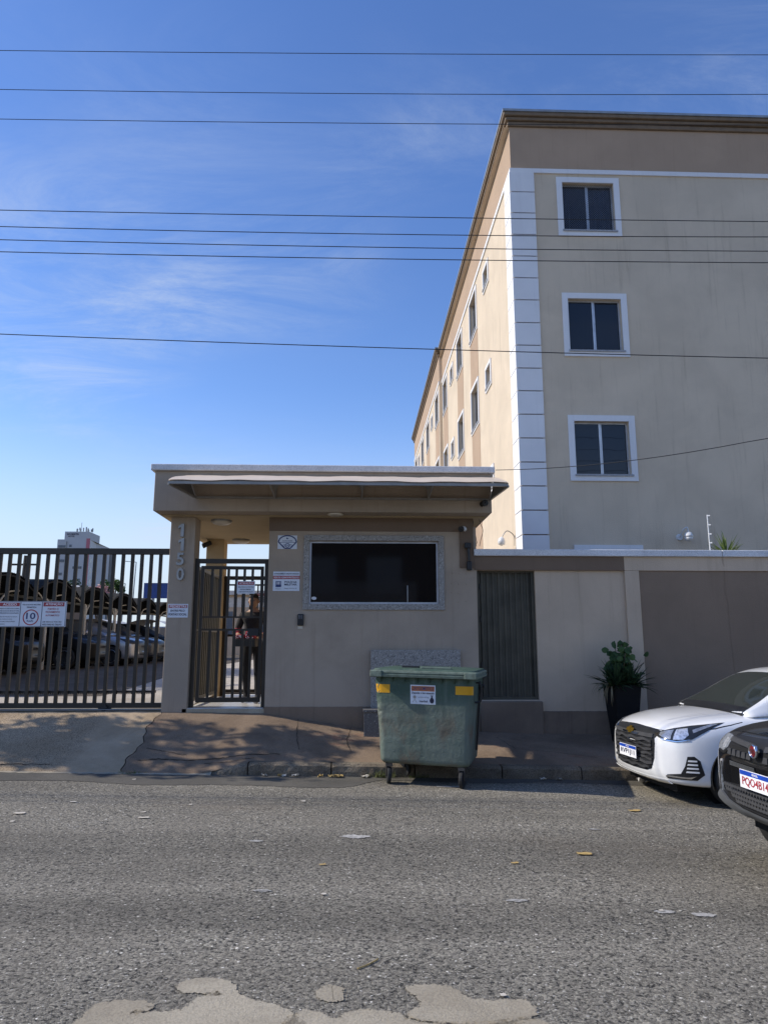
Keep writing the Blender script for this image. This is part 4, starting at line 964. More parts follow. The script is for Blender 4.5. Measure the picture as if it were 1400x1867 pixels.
for px_2 in (1372, 1396, 1350):
    q = PY(px_2, 1003, 11.45); t_ = thing('wall_weed', {1372: 'wispy dry weed on the wall coping right beside the yucca', 1396: 'tallest dry weed tuft over the wall coping', 1350: 'very low dry weed between the yucca and the wispy weed'}[px_2], 'plant', (q.x, 11.45, .5), 'weeds behind the wall')
    m_ = MB(); m_.tube([(q.x, 11.45, .5), (q.x, 11.45, 3.0)], .008, 5)
    m_.build('stem', 'bark', t_); m_ = MB()
    for i in range(14): strap_leaf(m_, (q.x, 11.45, 2.95), random.uniform(0, 6.28), R(random.uniform(30, 85)), random.uniform(.15, .27 if px_2 < 1390 else .36), .012, R(20), 3)
    m_.build('leaves', 'straw', t_, fix=False)

# ================================================================== APARTMENT BUILDING
AB = thing('apartment_building', 'four-storey cream apartment block with white corner quoins and brown cornice', 'building', (8, 20, .5))
BX, BY, BZ0, BZ1, BZ2 = 3.32, 14.0, .5, 12.04, 13.10
BX2, BYJ, BYE, BXE = 3.20, 27.0, 39.6, 17.0
ZW = [(10.43, 11.85), (7.64, 9.08), (4.94, 6.34), (2.20, 3.62)]        # trim outlines per storey, front
T_ = .125
def inner(z0, z1): return z0 + T_, z1 - T_
fw = [(4.32, 5.72)]; extra = [(10.4, 11.8), (14.0, 15.4)]
holes = [(a + T_ - BX, b_ - T_ - BX, inner(z0, z1)[0] - BZ0, inner(z0, z1)[1] - BZ0) for a, b_ in fw + extra for z0, z1 in ZW]
facade(lambda u, v, d: (BX + u, BY + d, BZ0 + v), BXE - BX, BZ1 - BZ0, holes, .13).build('front_wall', 'cream', AB, fix=False)
# side windows (y0, y1, small?)
SIDE = [(16.82, 17.60, 1), (18.68, 19.98, 0), (21.48, 22.78, 0), (23.74, 24.52, 1), (25.42, 26.72, 0)]
SIDE2 = [(27.22, 28.5, 0), (29.42, 30.18, 1), (31.0, 32.35, 0), (33.72, 35.05, 0), (36.1, 36.9, 1), (37.6, 38.9, 0)]
def sz(small, k):
    z0, z1 = ZW[k]; return (z0 + .45, z1 - .30) if small else (z0, z1 - .06)
def side_holes(lst, y0, rows_): return [(a + .08 - y0, b_ - .08 - y0, sz(s_, k)[0] + .08 - BZ0, sz(s_, k)[1] - .08 - BZ0) for a, b_, s_ in lst for k in rows_]
facade(lambda u, v, d: (BX + d, BY + u, BZ0 + v), BYJ - BY, BZ1 - BZ0, side_holes(SIDE, BY, (0, 1, 2)), .16).build('side_wall', 'cream', AB, fix=False)
facade(lambda u, v, d: (BX2 + d, BYJ + u, BZ0 + v), BYE - BYJ, BZ1 - BZ0, side_holes(SIDE2, BYJ, (0, 1, 2)), .16).build('side_wall', 'cream', AB, fix=False)
m_ = MB(); m_.add([(BX2, BYJ, BZ0), (BX, BYJ, BZ0), (BX, BYJ, BZ2), (BX2, BYJ, BZ2)], [(0, 1, 2, 3)]); m_.add([(BX2, BYE, BZ0), (BXE, BYE, BZ0), (BXE, BYE, BZ2), (BX2, BYE, BZ2)], [(0, 1, 2, 3)]); m_.add([(BXE, BY, BZ0), (BXE, BYE, BZ0), (BXE, BYE, BZ2), (BXE, BY, BZ2)], [(0, 1, 2, 3)])
m_.add([(BX2, BY, BZ2 - .02), (BXE, BY, BZ2 - .02), (BXE, BYE, BZ2 - .02), (BX2, BYE, BZ2 - .02)], [(0, 1, 2, 3)]); m_.build('rear_walls', 'cream', AB, fix=False)
m_ = MB(); m_.box((BX, BY, BZ1), (BXE, BY + .2, BZ2)); m_.box((BX, BY + .2, BZ1), (BX + .2, BYJ, BZ2)); m_.box((BX2, BYJ + .001, BZ1), (BX2 + .3, BYE, BZ2)); m_.build('parapet_band', 'tan', AB)
# white string course
m_ = MB(); m_.box((BX - .03, BY - .03, BZ1 - .10), (BXE, BY + .01, BZ1 + .004)); m_.box((BX - .03, BY + .0101, BZ1 - .10), (BX + .01, BYJ - .001, BZ1 + .004)); m_.box((BX2 - .03, BYJ, BZ1 - .10), (BX2 + .01, BYE, BZ1 + .004)); m_.build('string_course', 'white_trim', AB)
# stepped cornice with a metal flashing on top
cor = MB()
for k, (o_, z0, z1) in enumerate(((.05, BZ2 - .01, BZ2 + .10), (.10, BZ2 + .10, BZ2 + .18), (.15, BZ2 + .18, BZ2 + .27))):
    cor.box((BX - o_, BY - o_, z0), (BXE, BY + .3, z1 - .0005)); cor.box((BX - o_, BY + .301, z0), (BX + .3, BYJ - .001, z1 - .0005)); cor.box((BX2 - o_, BYJ - o_ * .8, z0 + .02), (BX2 + .3, BYE + .1, z1 + .02))
cor = cor.build('cornice', 'cornice', AB, bevel=.02)
m_ = MB(); m_.box((BX - .17, BY - .17, BZ2 + .27), (BXE, BY + .3, BZ2 + .325)); m_.box((BX - .17, BY + .301, BZ2 + .27), (BX + .3, BYJ - .13, BZ2 + .325)); m_.box((BX2 - .17, BYJ - .129, BZ2 + .292), (BX2 + .3, BYE + .12, BZ2 + .345))
m_.build('flashing', 'flashing', cor)
# quoins
QZ = [12.04 - .10, 11.45, 10.94, 10.42, 9.91, 9.4, 8.89, 8.37, 7.86, 7.35, 6.85, 6.34, 5.83, 5.32, 4.82, 4.32, 3.82, 3.3, 2.8, 2.3, 1.8, 1.3]
for a, b_ in zip(QZ, QZ[1:]):
    m_ = MB().box((BX - .045, BY - .045, b_ + .012), (BX + .50, BY + .0, a - .012)); m_.box((BX - .045, BY + .0001, b_ + .012), (BX, BY + .53, a - .012))
    m_.build('quoin', 'white_trim', AB)
box('quoin_backing', (BX - .012, BY - .012, 1.3), (BX + .47, BY + .5, 11.935), 'dado', AB)
# windows
WM = {}
def win_meshes(W, H, tr, small=False):
    key = (round(W, 2), round(H, 2), tr, small)
    if key in WM: return WM[key]
    iw, ih = W - 2 * tr, H - 2 * tr; d = {}
    m_ = MB(); P = .03
    m_.box((0, -P, H - tr), (W, .0, H)); m_.box((0, -P, 0), (W, 0, tr)); m_.box((0, -P, tr), (tr, 0, H - tr)); m_.box((W - tr, -P, tr), (W, 0, H - tr)); d['trim'] = m_.mesh('trim', 'white_trim')
    m_ = MB(); m_.box((tr - .03, -.055, tr - .025), (W - tr + .03, .10, tr + .012)); d['sill'] = m_.mesh('sill', 'granite_cap')
    fy = .085; m_ = MB(); t = .035
    x0, x1_, z0, z1 = tr, W - tr, tr + .012, H - tr
    m_.box((x0, fy, z1 - t), (x1_, fy + .04, z1)); m_.box((x0, fy, z0), (x1_, fy + .04, z0 + t)); m_.box((x0, fy, z0 + t), (x0 + t, fy + .04, z1 - t)); m_.box((x1_ - t, fy, z0 + t), (x1_, fy + .04, z1 - t))
    if not small:
        xm = (x0 + x1_) / 2; m_.box((xm - .035, fy - .012, z0 + t), (xm - .003, fy + .028, z1 - t)); m_.box((xm + .006, fy + .008, z0 + t), (xm + .03, fy + .038, z1 - t))
    else:
        for k in range(1, 4): zz_ = z0 + (z1 - z0) * k / 4; m_.box((x0 + t, fy + .002, zz_ - .012), (x1_ - t, fy + .038, zz_ + .012))
    d['frame'] = m_.mesh('window', 'alu')
    d['panes'] = []
    if small: m_ = MB().box((x0 + t, fy + .018, z0 + t), (x1_ - t, fy + .024, z1 - t)); d['panes'].append(m_.mesh('pane', 'window_glass'))
    else:
        for a, b_, o_ in ((x0 + t, xm - .035, .006), (xm + .006, x1_ - t, .022)): m_ = MB().box((a, fy + o_, z0 + t), (b_, fy + o_ + .006, z1 - t)); d['panes'].append(m_.mesh('pane', 'window_glass'))
    WM[key] = d; return d
def add_window(parent, loc, rot, W, H, tr, small=False, glass=None):
    d = win_meshes(W, H, tr, small)
    w = link('window', d['frame'], parent); w.location = Vector(loc) - Vector(parent['_base']); w.rotation_euler = (0, 0, rot)
    for nm in ('trim', 'sill'): link(nm, d[nm], w)
    for p_ in d['panes']:
        o = link('pane', p_, w)
        if glass: o.material_slots[0].link = 'OBJECT'; o.material_slots[0].material = MATS[glass]
    return w
for a, b_ in fw + extra:
    for k, (z0, z1) in enumerate(ZW):
        top1 = (k == 0 and a < 5); w = add_window(AB, (a, BY, z0), 0, b_ - a, z1 - z0, T_, glass='room_glass' if top1 else None)
        if top1:                                                       # curtains and a safety net
            W, H = b_ - a, z1 - z0
            facade(lambda u, v, d: (.1 + u, .9 - d, .1 + v), W - .2, H - .2, [], 0).build('room', 'room', w, fix=False)
            for x0, x1_ in ((W * .56, W - .15), (.14, .27)):
                rows = [[], []]
                for i in range(41):
                    x = x0 + (x1_ - x0) * i / 40
                    for j, z in enumerate((.12, H - .13)): rows[j].append((x, .20 + .022 * math.sin(x * 62 + .4 * math.sin(x * 17)), z))
                MB().grid(rows).build('curtain', 'curtain', w, smooth=True)
            box('curtain_edge', (.305, .18, .13), (.318, .19, H - .13), 'alu', w)
            nt_ = MB(); iw, ih = W - 2 * T_, H - 2 * T_; s_ = .052; k2 = -int(ih / s_)
            for dirn in (1, -1):
                c0 = -ih
                while c0 < iw:
                    xa, xb = max(0, c0), min(iw, c0 + ih)
                    if xb > xa:
                        za, zb_ = xa - c0, xb - c0
                        if dirn < 0: xa, xb = iw - xa, iw - xb
                        nt_.bar((T_ + xa, .05, T_ + za), (T_ + xb, .05, T_ + zb_), .003, .003)
                    c0 += s_
            nt_.build('safety_net', 'net', w)
for lst, xx in ((SIDE, BX), (SIDE2, BX2)):
    for a, b_, s_ in lst:
        for k in (0, 1, 2):
            z0, z1 = sz(s_, k); add_window(AB, (xx, b_, z0), -R(90), b_ - a, z1 - z0, .08, bool(s_))
        if not s_:
            for k in (0, 1, 2):
                zt = sz(0, k)[0]; zb_ = sz(0, k + 1)[1] if k < 2 else .6
                box('painted_band', (xx - .008, a + .0, zb_ + .001), (xx, b_, zt - .001), 'tan', AB)
# wall lamp on the front, another at the side wall
def wall_cam(px, py, y, label, flip=1):
    q = PY(px, py, y); t_ = thing('dome_camera', label, 'camera', (q.x, y + .2, q.z))
    m_ = MB(); m_.lathe([(.07, 0), (.06, .03)], 16, Matrix.Translation((q.x - .10 * flip, y + .2, q.z + .02)) @ Matrix.Rotation(R(90), 4, 'X')); m_.build('base', 'plastic_white', t_)
    m_ = MB(); m_.tube(bez([(q.x - .10 * flip, y + .18, q.z + .02), (q.x - .08 * flip, y + .05, q.z + .15), (q.x - .02 * flip, y, q.z + .19), (q.x, y, q.z + .08)], 8), .014, 8); m_.build('arm', 'plastic_white', t_, smooth=True)
    m_ = MB(); m_.lathe([(.035, .10), (.065, .08), (.085, .03), (.087, 0)], 18, Matrix.Translation((q.x, y, q.z))); m_.build('hood', 'plastic_white', t_, smooth=True)
    m_ = MB(); m_.lathe([(.080, 0), (.082, -.03), (.06, -.075), (.004, -.095)], 18, Matrix.Translation((q.x, y, q.z))); m_.build('globe', 'plastic_white', t_, smooth=True)
wall_cam(1255, 979, BY - .2, 'white dome camera on the shaded front of the apartment block')
q = PX(914, 985, BX - .3); t_ = thing('wall_lamp', 'white drop-shaped lamp on a curved arm by the sunlit side wall', 'lamp', (BX, q.y, q.z))
m_ = MB(); m_.tube(bez([q + Vector((.30, .1, -.1)), q + Vector((.28, .05, .10)), q + Vector((.12, 0, .20)), q + Vector((0, 0, .05))], 8), .010, 8); m_.build('arm', 'grey_metal', t_, smooth=True)
m_ = MB(); m_.lathe([(.02, .07), (.06, .04), (.08, -.03), (.07, -.09), (.01, -.12)], 18, Matrix.Translation(q)); m_.build('globe', 'plastic_white', t_, smooth=True)

# ================================================================== CARPORTS, FAR BUILDINGS
CPX = -8.75
def make_carport():
    t_ = local_thing('carport', 'arched dark carport bay on a pale post behind the sliding gate', 'carport', 'carport bays in the yard')
    MB().tube([(0, 0, 0), (0, 0, 1.93)], .052, 10).build('post', 'post_paint', t_)
    for s_ in (-1, 1): MB().tube(bez([(0, 0, 1.45), (0, s_ * .18, 1.80), (0, s_ * .55, 2.06), (0, s_ * 1.15, 2.14)], 6), .022, 8).build('curved_arm', 'post_paint', t_)
    MB().tube([(0, 0, 1.93), (-2.1, 0, 2.2)], .035, 8).build('cross_beam', 'post_paint', t_)
    rows = [[], []]; n_ = 96; hw = 1.42
    for i in range(n_ + 1):
        u = -1 + 2 * i / n_; y = u * hw; z = 2.10 + .38 * (1 - u * u) + (.022 if (i // 2) % 2 else 0)
        rows[0].append((.35, y, z)); rows[1].append((-4.8, y, z))
    MB().grid(rows).build('roof', 'roof_dark', t_)
    m_ = MB(); pts = [(.30, -1 * hw + 2 * hw * i / 16, 2.07 + .36 * (1 - (-1 + i / 8) ** 2)) for i in range(17)]; m_.tube(pts, .025, 6); m_.build('arch_rib', 'roof_dark', t_)
    return t_
cp = make_carport()
for i in range(8):
    o = cp if i == 0 else copy_tree(cp)
    y = 14.75 + i * 2.86; o.location = (CPX, y, zy(y)); o['label'] = ['first', 'second', 'third', 'fourth', 'fifth', 'sixth', 'seventh', 'eighth'][i] + ' arched dark carport bay on a pale post, counted from the sliding gate'
# second row of carports beyond, pale roofs
for i in range(6):
    x = -27 + i * 3.6; y = 52 + i * 1.2
    t_ = thing('distant_carport', ['first', 'second', 'third', 'fourth', 'fifth', 'sixth'][i] + ' pale carport roof across the yard, counted from the white shed', 'carport', (x, y, zy(y)), 'distant carport roofs')
    m_ = MB(); rows = [[], []]
    for k in range(17): u = -1 + k / 8; rows[0].append((x + u * 1.75, y, 3.0 + .5 * (1 - u * u))); rows[1].append((x + u * 1.75, y + 5, 3.0 + .5 * (1 - u * u)))
    m_.grid(rows).build('roof', 'white_roof', t_, smooth=True); MB().tube([(x, y + .1, zy(y)), (x, y + .1, 3.3)], .06, 8).build('post', 'post_paint', t_)
# long low white shed roof and perimeter wall behind
t_ = thing('low_shed', 'long low shed with ribbed white roof beyond the carports', 'shed', (-34, 46, 1))
box('wall', (-44, 46, .8), (-19.5, 52, 3.9), 'wall_dark', t_)
m_ = MB(); rows = [[], []]
for i in range(121): x = -44.4 + i * .21; z = .05 * (i % 2); rows[0].append((x, 45.6, 4.0 + z)); rows[1].append((x, 50, 5.6 + z))
m_.grid(rows).build('roof', 'white_roof', t_)
t_ = thing('shop_building', 'low beige shop building with sunlit front seen through the porch', 'building', (-6, 44, 1))
box('wall', (-9.5, 44, .8), (0, 52, 4.6), 'wall_light', t_); box('roof', (-9.7, 43.7, 4.6), (.2, 52.3, 4.85), 'white_roof', t_)
for i in range(4): box('window', (-9.0 + i * 2.3, 43.97, 2.2), (-7.6 + i * 2.3, 44.0, 3.6), 'far_glass', t_)
m_ = MB().box((-9.5, 43.95, 3.85), (-4, 43.99, 4.45)); m_.build('sign_band', 'white_roof', t_)
t_ = thing('perimeter_wall', 'low pale perimeter wall at the back of the yard', 'wall', (-20, 62, 1)); box('wall_body', (-60, 62, .8), (-9.8, 62.3, 3.0), 'wall_light', t_); box('coping', (-60, 61.95, 3.0), (-9.8, 62.35, 3.1), 'cap_concrete', t_)
a = PY(264, 1063, 58); b_ = PY(312, 1091, 58)
t_ = thing('blue_billboard', 'plain dark blue billboard panel standing beyond the yard', 'billboard', ((a.x + b_.x) / 2, 58, 1))
box('panel', (a.x, 57.9, b_.z), (b_.x + 1.5, 58.1, a.z), 'blue_panel', t_)
for x in (a.x + .6, b_.x + .9): box('leg', (x, 58.11, .8), (x + .2, 58.3, a.z - .1), 'grey_metal', t_)

# hotel tower
HD = 210.0
def hp(px, py, y=HD): return PY(px, py, y)
HT = thing('hotel_tower', 'tall grey hotel tower with a pink stripe and roof antennas far beyond the gate', 'building', (hp(130, 1100).x, HD, .8))
hx0, hx1 = hp(104.5, 1000).x, hp(157.5, 1000).x; hz = hp(130, 983.5).z
HL = PX(199, 998, hx1 + (hp(165, 990).x - hx1)); 
hx2 = hp(164.5, 990).x
box('front_block', (hx0, HD, .8), (hx1 - .002, HD + 20, hz), 'hotel', HT)
box('pink_stripe', (hx1, HD - .15, .8), (hx2, HD + .04, hz + .3), 'pink', HT)
yb = HD * 1.0 + 26; xb = PY(200, 998, yb).x
m_ = MB(); m_.add([(hx2, HD + .05, .8), (xb, yb, .8), (xb, yb, hz), (hx2, HD + .05, hz)], [(0, 1, 2, 3)]); m_.add([(hx2, HD + .05, hz), (xb, yb, hz), (hx1, HD + 20, hz)], [(0, 1, 2)]); m_.add([(xb, yb, .8), (hx1, HD + 24, .8), (hx1, HD + 24, hz), (xb, yb, hz)], [(0, 1, 2, 3)]); m_.build('side_block', 'hotel_side', HT, fix=False)
tb0, tb1 = hp(119, 970).x, hp(145, 970).x; tzz = hp(130, 969).z
pent = box('penthouse', (tb0, HD + .1, hz), (hp(163, 970).x, HD + 9, tzz), 'hotel', HT)
m_ = MB(); lettering(m_, 'SAN MARTIN', hp(122.5, 975).x, hp(144, 975).x, hp(130, 975.5).z, hp(130, 972).z, HD + .05, .03); m_.build('lettering', 'ink', HT, fix=False); m_ = MB(); lettering(m_, 'HOTEL', hp(125, 975).x, hp(137, 975).x, hp(130, 979).z, hp(130, 976.3).z, HD + .05, .03); m_.build('lettering', 'ink', HT, fix=False)
box('plumb_strip', (hp(120.6, 1000).x, HD - .3, .8), (hp(121.8, 1000).x, HD - .01, hz - .5), 'grey_metal', HT)
for px, py, w, h in ((107, 994, 13, 4.5), (127, 993, 4, 4.5), (106.5, 1020, 12, 5), (106, 1044, 7, 5), (133, 1032.5, 7, 4.5), (143, 1032.5, 6, 4.5), (134, 1055, 12, 5)):
    a = hp(px, py); b_ = hp(px + w, py + h); box('window', (a.x, HD - .08, b_.z), (b_.x, HD - .01, a.z), 'far_glass', HT)
sd = (Vector((xb, yb, 0)) - Vector((hx2, HD + .05, 0))); sl = sd.length; sd.normalize(); sn = Vector((sd.y, -sd.x, 0))
for r_ in range(9):
    for c_ in range(6):
        u = sl * (.08 + c_ * .155); z = hz - 3.6 - r_ * 3.1
        if z < 2: continue
        p_ = Vector((hx2, HD + .05, z)) + sd * u + sn * .02
        m_ = MB(); m_.add([p_, p_ + sd * 1.3, p_ + sd * 1.3 + Vector((0, 0, 1.6)), p_ + Vector((0, 0, 1.6))], [(0, 1, 2, 3)]); m_.build('window', 'far_glass', HT, fix=False)
random.seed(4)
for i in range(13):
    x = hp(134 + i * 1.75, 960).x; y = HD + 2 + random.uniform(0, 5); z0 = tzz; h = random.uniform(.6, 1.5)
    m_ = MB(); m_.tube([(x, y, z0), (x, y, z0 + h + .6)], .06, 5); m_.box((x - .16, y - .12, z0 + h - .2), (x + .16, y + .12, z0 + h + random.uniform(.4, 1.0))); m_.build('antenna', 'grey_metal', HT)
x = hp(143, 950).x; MB().tube([(x, HD + 3, tzz), (x, HD + 3, tzz + 3.2)], .07, 5).build('mast', 'grey_metal', HT)
# street lights and poles beyond the yard
for px, ptop, pbot, y, lab in ((249, 1025, 1095, 75, 'tall thin street light pole between the tower and the blue billboard'), (229, 1064, 1095, 80, 'short street light pole near the tower base')):
    a = PY(px, ptop, y); t_ = thing('street_light', lab, 'street light', (a.x, y, .8))
    MB().tube([(a.x - .25, y, .8), (a.x, y, a.z)], [.10, .05], 6).build('pole', 'grey_metal', t_); MB().bar((a.x, y, a.z), (a.x - 1.2, y, a.z + .1), .12, .06).build('arm', 'grey_metal', t_)
a = PY(48, 1013, 40); t_ = thing('utility_pole', 'dark utility pole rising left of the hotel tower', 'pole', (a.x, 40, .8)); MB().tube([(a.x - .1, 40, .8), (a.x, 40, a.z)], [.14, .10], 8).build('pole', 'gate_metal', t_); MB().bar((a.x - .8, 40, a.z - .5), (a.x + .8, 40, a.z - .5), .1, .1).build('cross_arm', 'gate_metal', t_)

# ================================================================== TREES
def tree(name, label, base, h, crown, rad, nleaf, lsize, lmat, trunk_r=.16, group=None, seed=1, clumps=16, flat=.75, wide=(1, 1)):
    rnd = random.Random(seed); t_ = thing(name, label, 'tree', base, group); b0 = Vector(base); c0 = b0 + Vector((0, 0, crown))
    tr_ = MB(); fork = b0 + Vector((rnd.uniform(-.1, .1), rnd.uniform(-.1, .1), h * .38)); tr_.tube(bez([b0 - Vector((0, 0, .1)), b0.lerp(fork, .5) + Vector((.05, .03, 0)), fork], 5), [trunk_r * (1 - .4 * i / 10) for i in range(11)], 9)
    cl = []
    for i in range(clumps):
        d = Vector((rnd.gauss(0, 1), rnd.gauss(0, 1), rnd.gauss(0, 1) * .8)).normalized(); cl.append((c0 + Vector((d.x * rad * wide[0], d.y * rad * wide[1], d.z * rad * flat)) * rnd.uniform(.35, .85), rad * rnd.uniform(.22, .42)))
    for c_, r_ in cl: tr_.tube(bez([fork, fork.lerp(c_, .5) + Vector((0, 0, .12 * rad)), c_], 4), [trunk_r * .5 * (1 - .85 * i / 8) for i in range(9)], 5)
    tr_.build('trunk', 'bark', t_, smooth=True)
    lf = MB(); vs = []; fs = []
    for i in range(nleaf):
        c_, r_ = cl[rnd.randrange(len(cl))]; d = Vector((rnd.gauss(0, 1), rnd.gauss(0, 1), rnd.gauss(0, 1) * .8)).normalized() * r_ * rnd.random() ** .4
        p_ = c_ + d; u = Vector((rnd.gauss(0, 1), rnd.gauss(0, 1), rnd.gauss(0, .6))).normalized(); w_ = u.orthogonal().normalized(); w_ = Matrix.Rotation(rnd.uniform(0, 6.28), 3, u) @ w_; s_ = lsize * rnd.uniform(.6, 1.3); o = len(vs)
        vs += [p_ - u * s_, p_ + w_ * s_ * .42, p_ + u * s_, p_ - w_ * s_ * .42]; fs.append((o, o + 1, o + 2, o + 3))
    lf.add(vs, fs); lf.build('crown', lmat, t_, fix=False); return t_
tree('street_tree', 'leafy street tree standing on the verge before the driveway gate', (-9.3, 10.45, zs(-9.3, 10.4)), 6.0, 4.9, 1.3, 3000, .10, 'leaf', .15, seed=3, clumps=34, wide=(2.5, .62))
tree('yard_tree', 'broad tree inside the yard beside the carports', (-14.5, 18.4, .7), 7.5, 6.3, 3.0, 14000, .17, 'leaf', .2, seed=5, clumps=40, wide=(1.25, 1.6))
for px, top, y, rad, mat, lab, sd_ in ((20, 1040, 42, 1.7, 'leaf', 'green tree crown showing over the white shed roof by the utility pole', 11), (137, 1050, 70, 2.3, 'leaf_dark', 'dark green tree standing before the base of the hotel tower', 12), (183, 1062, 66, 1.6, 'blossom', 'pink blossoming tree right of the hotel tower base', 13), (206, 1052, 68, 1.3, 'leaf', 'thin green tree beside the pink blossoming tree', 14), (440, 1085, 56, 2.6, 'leaf', 'green tree behind the yard, seen through the porch', 15)):
    q = PY(px, top, y); tree('background_tree', lab, (q.x, y, .8), q.z - .8, q.z - .8 - rad * .8, rad, 2600, .14, mat, .14, 'trees beyond the yard', sd_, 14)

# ================================================================== OVERHEAD CABLES
CN = ['topmost', 'second highest', 'third highest', 'fourth highest', 'fifth highest', 'sixth highest', 'seventh highest', 'lowest long']
for i, (ya, ym, yb) in enumerate(((92, 98, 100), (163, 171, 172), (217, 225, 228), (383, 395, 404), (413, 427, 432), (437, 451, 458), (459, 472, 479), (609, 634, 653))):
    y = 8.8 + (0 if i < 3 else -.15 * (i - 3)); A_ = PY(0, ya, y); B_ = PY(1400, yb, y); Cm = PY(700, ym, y)
    # parabola through the three points, carried on to both sides
    M3 = np.array([[A_.x ** 2, A_.x, 1], [Cm.x ** 2, Cm.x, 1], [B_.x ** 2, B_.x, 1]]); k = np.linalg.solve(M3, np.array([A_.z, Cm.z, B_.z]))
    k[0] = max(0.0005, min(k[0], .004))
    sl_ = (B_.z - A_.z) / (B_.x - A_.x); f_ = lambda x: A_.z + sl_ * (x - A_.x) + k[0] * (x - A_.x) * (x - B_.x)
    m_ = MB(); m_.tube([(x, y, f_(x)) for x in np.linspace(-16, 17, 34)], .0045 if i < 3 else .0055, 6)
    tag(m_.build('overhead_cable', 'wire', smooth=True), f'{CN[i]} black overhead cable strung along the street', 'cable', 'overhead cables')
q0 = PY(903, 857, WY + .3); q1 = PY(1400, 798, 8.8); m_ = MB(); d = q1 - q0
m_.tube([q0 + d * t + Vector((0, 0, -.10 * 4 * t * (1 - t) if t < 1 else .0)) for t in np.linspace(0, 1.6, 18)], .006, 6); tag(m_.build('service_drop', 'wire', smooth=True), 'thin service cable rising from the gatehouse roof across the apartment block', 'cable')

# ================================================================== CARS  (local frame: nose at x = 0 pointing to -x, z up, -y is the car's left)
def eval_mesh(o):
    dg = bpy.context.evaluated_depsgraph_get(); dg.update(); ev = o.evaluated_get(dg); return bpy.data.meshes.new_from_object(ev)
def sec_pts(hw, zb, zt):
    h = zt - zb
    return [(0, zb), (.60 * hw, zb), (.95 * hw, zb + .008), (.995 * hw, zb + .09 * h), (1.0 * hw, zb + .45 * h), (.99 * hw, zb + .72 * h), (.945 * hw, zb + .88 * h), (.76 * hw, zt - .03 * min(1, h * 2)), (.38 * hw, zt - .006), (0, zt)]
def loft_half(stations, ptsf, sweep):
    """stations -> closed mirrored cage"""
    m_ = MB(); rings = []
    for st in stations:
        P = ptsf(st); ring = [(x_, y_, z_) for x_, y_, z_ in P] + [(x_, -y_, z_) for x_, y_, z_ in P[-2:0:-1]]; rings.append(ring)
    n = len(rings[0]); np_ = n // 2 + 1
    m_.add([p_ for r_ in rings for p_ in r_], [(i * n + k, i * n + (k + 1) % n, (i + 1) * n + (k + 1) % n, (i + 1) * n + k) for i in range(len(rings) - 1) for k in range(n)])
    for base, rev in ((0, 0), ((len(rings) - 1) * n, 1)):
        for i in range(np_ - 1):
            a, b_ = i, i + 1; a2, b2 = (n - i) % n, (n - i - 1) % n
            q = [base + a, base + b_, base + b2, base + a2]; q2 = []
            for v in q:
                if v not in q2: q2.append(v)
            if len(q2) >= 3: m_.f.append(tuple(q2 if rev else q2[::-1])); m_.m.append(0)
    return m_
def make_body(name, stations, ptsf, mat, cutters=(), lvl=2):
    o = loft_half(stations, ptsf, 0).build(name, mat); mo = o.modifiers.new('s', 'SUBSURF'); mo.levels = lvl; mo.render_levels = lvl
    cs = []
    for x, z, r in cutters:
        for s_ in (-1, 1):
            c_ = MB().tube([(x, s_ * .56, z), (x, s_ * 1.3, z)], r, 40).build('cut', 'dark_gap'); cs.append(c_)
            bo = o.modifiers.new('b', 'BOOLEAN'); bo.object = c_; bo.operation = 'DIFFERENCE'; bo.solver = 'EXACT'
    me = eval_mesh(o); o.modifiers.clear(); o.data = me
    for c_ in cs: bpy.data.objects.remove(c_)
    me.polygons.foreach_set('use_smooth', [True] * len(me.polygons))
    try: me.set_sharp_from_angle(angle=R(38))
    except Exception: pass
    return o
def bvh_of(me): return BVHTree.FromPolygons([v.co for v in me.vertices], [p_.vertices[:] for p_ in me.polygons])
